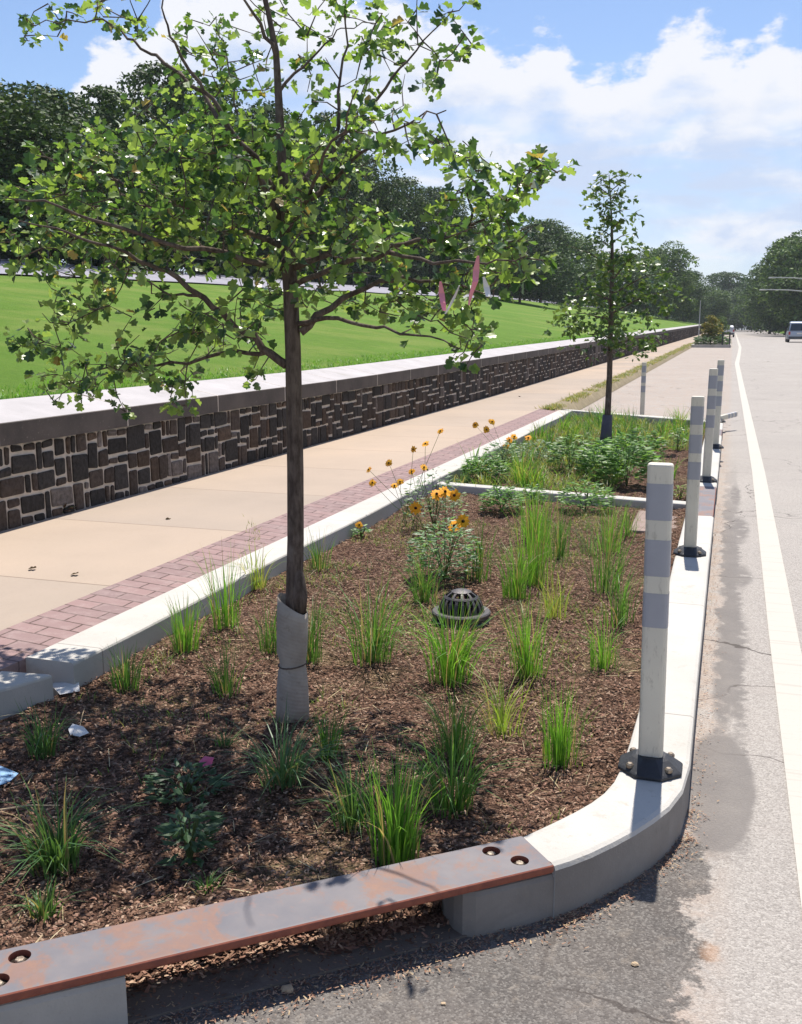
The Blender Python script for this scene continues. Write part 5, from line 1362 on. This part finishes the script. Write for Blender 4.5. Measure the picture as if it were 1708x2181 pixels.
# ================================================================= VEHICLES
M_paint = simple('silver_blue_paint', (0.36, .40, .47), (.34, .38, .45), 2, .3, .5, bs=0, metal=.3)
M_dark = simple('dark_glass', (0.03, .04, .055), (.04, .05, .06), 2, .15, .6, bs=0)
M_tyre = simple('tyre', (0.018, .018, .02), (.03, .03, .03), 9, .8, .2)
M_lampr = simple('tail_lamp', (0.45, .03, .03), (.35, .02, .02), 9, .3, .5, bs=0)
def car(x, y, z, rz, paint, label, h=1.75, L=4.7, Wd=1.9, name='parked_car', group=None):
    root = empty(name, (x, y, z), label, 'car', group, rz)
    hw = Wd / 2
    # side profile (y along length, z), rear at -L/2
    body = [(-.5, .28), (-.505, .62), (-.495, .95), (.20, .98), (.36, .93), (.485, .78), (.50, .45), (.49, .28)]
    cab = [(-.485, .95), (-.455, 1.32), (-.40, h - .08), (-.32, h), (.05, h), (.12, h - .05), (.27, .96)]
    def loft(prof, wb, wt_):
        b = MB(); zs = [p[1] for p in prof]; z0, z1 = min(zs), max(zs); nn = len(prof)
        for s_ in (-1, 1):
            for yy, zz in prof:
                k = (zz - z0) / (z1 - z0); b.v.append((s_ * (wb + (wt_ - wb) * k), yy * L, zz))
        b.face(list(range(nn))); b.face([nn + i for i in range(nn - 1, -1, -1)])
        for i in range(nn): b.face((i, nn + i, nn + (i + 1) % nn, (i + 1) % nn))
        return b
    o = loft(body, hw, hw - .03).build('body', paint, root); bevel(o, .07, 3)
    o = loft(cab, hw - .04, hw - .20).build('cabin', paint, root); bevel(o, .05, 3)
    b = MB()
    # rear and front glass sheets set proud of the cabin
    def quad(pts): b.add(pts, [(0, 1, 2, 3)])
    quad([(-hw + .16, -.4775 * L - .022, 1.04), (hw - .16, -.4775 * L - .022, 1.04), (hw - .25, -.428 * L - .03, h - .20), (-hw + .25, -.428 * L - .03, h - .20)])
    b.build('rear_window', M_dark, root)
    b = MB(); quad([(-hw + .14, .253 * L + .02, 1.03), (hw - .14, .253 * L + .02, 1.03), (hw - .26, .13 * L + .04, h - .12), (-hw + .26, .13 * L + .04, h - .12)]); b.build('windshield', M_dark, root)
    for s_ in (-1, 1):
        for ya, yb_ in ((-.42, -.17), (-.15, .10)):
            b = MB(); k1 = hw - .045 - .16 * .08 / .8; xt = s_ * (hw - .155); xb = s_ * (hw - .048)
            b.add([(xb + s_ * .004, ya * L, 1.02), (xb + s_ * .004, yb_ * L, 1.02), (xt + s_ * .006, (yb_ - .02) * L, h - .15), (xt + s_ * .006, (ya + .02) * L, h - .15)], [(0, 1, 2, 3)]); b.build('side_window', M_dark, root)
        b = MB(); b.box((s_ * (hw - .12), -.502 * L, .82), (.16, .06, .28)); o = b.build('tail_lamp', M_lampr, root); bevel(o, .01)
        b = MB(); b.box((s_ * (hw - .20), .492 * L, .72), (.28, .08, .13)); o = b.build('headlight', M_white, root); bevel(o, .01)
        for yy in (-.32, .32):
            w_ = MB(); w_.lathe([(.0, -.11), (.20, -.11), (.33, -.10), (.345, -.06), (.345, .06), (.33, .10), (.20, .11), (0, .11)], 20)
            w_.v = [(s_ * (hw - .10) + v[2], yy * L + v[0], .34 + v[1]) for v in w_.v]; wh = w_.build('wheel', M_tyre, root)
            w_ = MB(); w_.lathe([(.0, .113), (.17, .118), (.2, .112)][::-1], 14); w_.v = [(s_ * (hw - .10 + v[2]), yy * L + v[0], .34 + v[1]) for v in w_.v]; w_.build('rim', M_pole, wh)
    b = MB(); b.box((0, -.507 * L, .42), (Wd - .1, .12, .22)); o = b.build('bumper', M_dark, root); bevel(o, .03)
    b = MB(); b.box((0, -.5085 * L, .80), (.42, .02, .14)); b.build('number_plate', M_white, root)
    return root
p = AT(1676, 727, 98)
car(p.x + .98, 100, gz(100), 0, M_paint, 'silver blue sport utility vehicle cut by the right edge of the photo', 1.86)
M_dk = simple('dark_paint', (0.03, .03, .04), (.05, .04, .05), 3, .3, .5, bs=0)
M_wp = simple('white_paint', (0.7, .7, .7), (.6, .6, .6), 3, .3, .5, bs=0)
for u, Yd, pt, lab in ((1548, 140, M_wp, 'white car parked beyond the far planter'), (1607, 290, M_dk, 'leftmost dark car at the hazy end of the road'), (1640, 285, M_wp, 'white car among the dark ones at the road end'), (1664, 270, M_dk, 'rightmost dark car at the hazy end of the road')):
    p = AT(u, 710, Yd); car(p.x, Yd, gz(Yd), 0, pt, lab, 1.5, group='cars at the far end of the road')

# ================================================================= LITTER
def sheet(name, pts, m, label, thick=.0012, cat='litter'):
    b = MB(); c_ = Vector((sum(p[0] for p in pts) / len(pts), sum(p[1] for p in pts) / len(pts), sum(p[2] for p in pts) / len(pts)))
    b.add([Vector(p) - c_ for p in pts] + [(0, 0, .006)], [(i, (i + 1) % len(pts), len(pts)) for i in range(len(pts))])
    o = b.build(name, m, loc=c_); sm = o.modifiers.new('t', 'SOLIDIFY'); sm.thickness = thick; tag(o, label, cat); return o
M_blue = simple('blue_paper', (0.26, .42, .60), (.22, .36, .52), 20, .6, .3)
def gp(u, v, dz=.0): x, y = place(u, v); return (x, y, mulch_z(x, y) + .012 + dz)
sheet('paper_scrap', [gp(-30, 1630), gp(0, 1638), gp(40, 1655), gp(22, 1672), gp(0, 1680), gp(-30, 1682)], M_blue, 'light blue paper scrap on the mulch at the left edge')
sheet('paper_scrap', [gp(146, 1562), gp(155, 1554, .01), (gp(178, 1560, .01)), gp(190, 1568), gp(170, 1576), gp(150, 1572)], M_white, 'small white paper scrap near the curb gap')
sheet('paper_scrap', [gp(424, 1630), gp(436, 1624, .01), gp(456, 1628, .012), gp(450, 1640), gp(430, 1640)], simple('pink_paper', (0.62, .10, .20), (.5, .09, .17), 20, .6, .3), 'crumpled pink scrap in the tree shade')
sheet('paper_scrap', [gp(108, 1464), gp(135, 1458, .01), gp(168, 1460, .015), gp(170, 1478), gp(128, 1486)], M_white, 'torn white sheet lying in the curb gap')
# sticks
def stick(u0, v0, u1, v1, label, r_=.003, dz=.02):
    a = Vector(gp(u0, v0, .0)); c_ = Vector(gp(u1, v1, dz)); b = MB(); b.cc = None; b.tube([(0, 0, 0), (c_ - a) * .5 + Vector((0, 0, .008)), c_ - a], [r_, r_ * .9, r_ * .6], 6)
    o = b.build('stick', M_stick, loc=a); tag(o, label, 'stick')
M_stick = simple('dry_stick', (0.42, .33, .22), (.34, .25, .16), 30, .9, .1)
stick(50, 2068, 92, 2018, 'pale bent twig on the mulch at the lower left', .0035)
stick(0, 1733, 128, 1736, 'long straight pale twig at the left edge')
stick(170, 1556, 182, 1530, 'short upright twig through the white scrap', .002, .03)
stick(905, 1170, 985, 1192, 'dry twig left of the bushy flowering plant', .004)
# pebbles on the asphalt
M_peb = simple('pebble', (0.50, .38, .25), (.36, .27, .18), 40, .9, .2)
for u, v, s_, lab in ((612, 2112, .013, 'tan pebble on the dark asphalt in front of the plate'), (1352, 2056, .007, 'small pink pebble on the asphalt at lower right'), (944, 2140, .005, 'tiny pebble near the bottom edge')):
    x, y = G(u, v); b = MB(); 
    b.lathe([(s_ * .6, 0), (s_, s_ * .4), (s_ * .8, s_ * .9), (s_ * .2, s_ * 1.15)], 9); b.v = [(v_[0] * 1.3 + rn.gauss(0, s_ * .1), v_[1] + rn.gauss(0, s_ * .1), v_[2]) for v_ in b.v]
    o = b.build('pebble', M_peb, loc=(x, y, 0.0)); tag(o, lab, 'pebble')
# mulch crumbs spilled on the asphalt along the kerb foot
b = MB()
for k in range(5200):
    t_ = rn.random()
    if t_ < .62:
        s_ = rn.uniform(-.05, 1.65); w_ = -abs(rn.gauss(0, .045)) + .0; q = PLp(s_, w_)
        if rn.random() < .35: q = PLp(rn.uniform(s_nose, s_left), rn.uniform(-.04, PW))
    elif t_ < .8:
        kk = rn.randrange(4, len(outer) - 1); a, c_ = Vector(outer[kk]), Vector(outer[kk + 1]); m_ = a.lerp(c_, rn.random()); i_ = Vector(inner[kk]); dn = (a - i_).normalized(); q = m_ + dn * (.003 + abs(rn.gauss(0, .03)))
    else: q = (-.045 + abs(rn.gauss(0, .035)), rn.uniform(3, 9))
    L = rn.uniform(.003, .011); a = rn.uniform(0, 6.28); d = Vector((math.cos(a), math.sin(a), rn.uniform(-.1, .4))) * L; s2 = Vector((-d.y, d.x, 0)).normalized() * L * .2
    p = Vector((q[0], q[1], .006)); c3 = rn.choice(BR + [(0.35, .24, .15), (.42, .32, .2)]); b.cc = c3
    b.add([p - s2, p + s2, p + d + s2 * .6, p + d - s2 * .6], [(0, 1, 2, 3)])
tag(b.build('mulch_crumbs', M_chip), 'brown mulch crumbs and grit spilled along the foot of the curb', 'debris', kind='stuff')
# dry leaves on the walk
for u, v, lab in ((150, 1266 - 40, 'small dark leaf on the sidewalk at the left'), (60, 1214, 'curled dark leaf pair on the sidewalk near the left edge'), (352, 1106, 'dark speck of a leaf in the middle of the sidewalk'), (1104, 845, 'tiny dark leaf upright on the far sidewalk'), (660, 946, 'yellow-green leaf at the wall foot right of the trunk')):
    x, y = G(u, v, .165); b = MB(); leaf_into(b, Vector((0, 0, .004)), Vector((1, .4, .1)), Vector((0, 0, 1)), .05 if 'yellow' not in lab else .10, (.06, .04, .02) if 'yellow' not in lab else (.2, .26, .05)); o = b.build('fallen_leaf', M_chip, loc=(x, y, .166)); tag(o, lab, 'leaf')
# weeds at the wall foot
for u, v, lab in ((80, 1098, 'small red-green weed at the wall foot, left'), (122, 1092, 'low green weed at the wall foot beside the reddish one')):
    x, y = G(u, v, .165); b = MB(); leafy(b, Vector((0, 0, 0)), .07, .22, 60, .05, [(0.05, .09, .03), (.10, .06, .04)]); o = b.build('weed', M_blade, loc=(x, y, .165)); tag(o, lab, 'weed')

# ================================================================= HAZE (the far trees fade slightly to blue)
mh = bpy.data.materials.new('haze_air'); mh.use_nodes = True; th = NT(mh.node_tree); th.n.clear()
vol = th.node('ShaderNodeVolumePrincipled', {'Color': (0.85, 0.90, 1.0, 1), 'Density': 0.00028, 'Anisotropy': 0.2})
th.l.new(vol.outputs[0], th.node('ShaderNodeOutputMaterial').inputs['Volume'])
b = MB(); b.box((0, 1150, 18.0), (3020, 2720, 42.0)); o = b.build('haze', mh); tag(o, 'thin pale summer haze over the whole place', 'haze', kind='stuff')
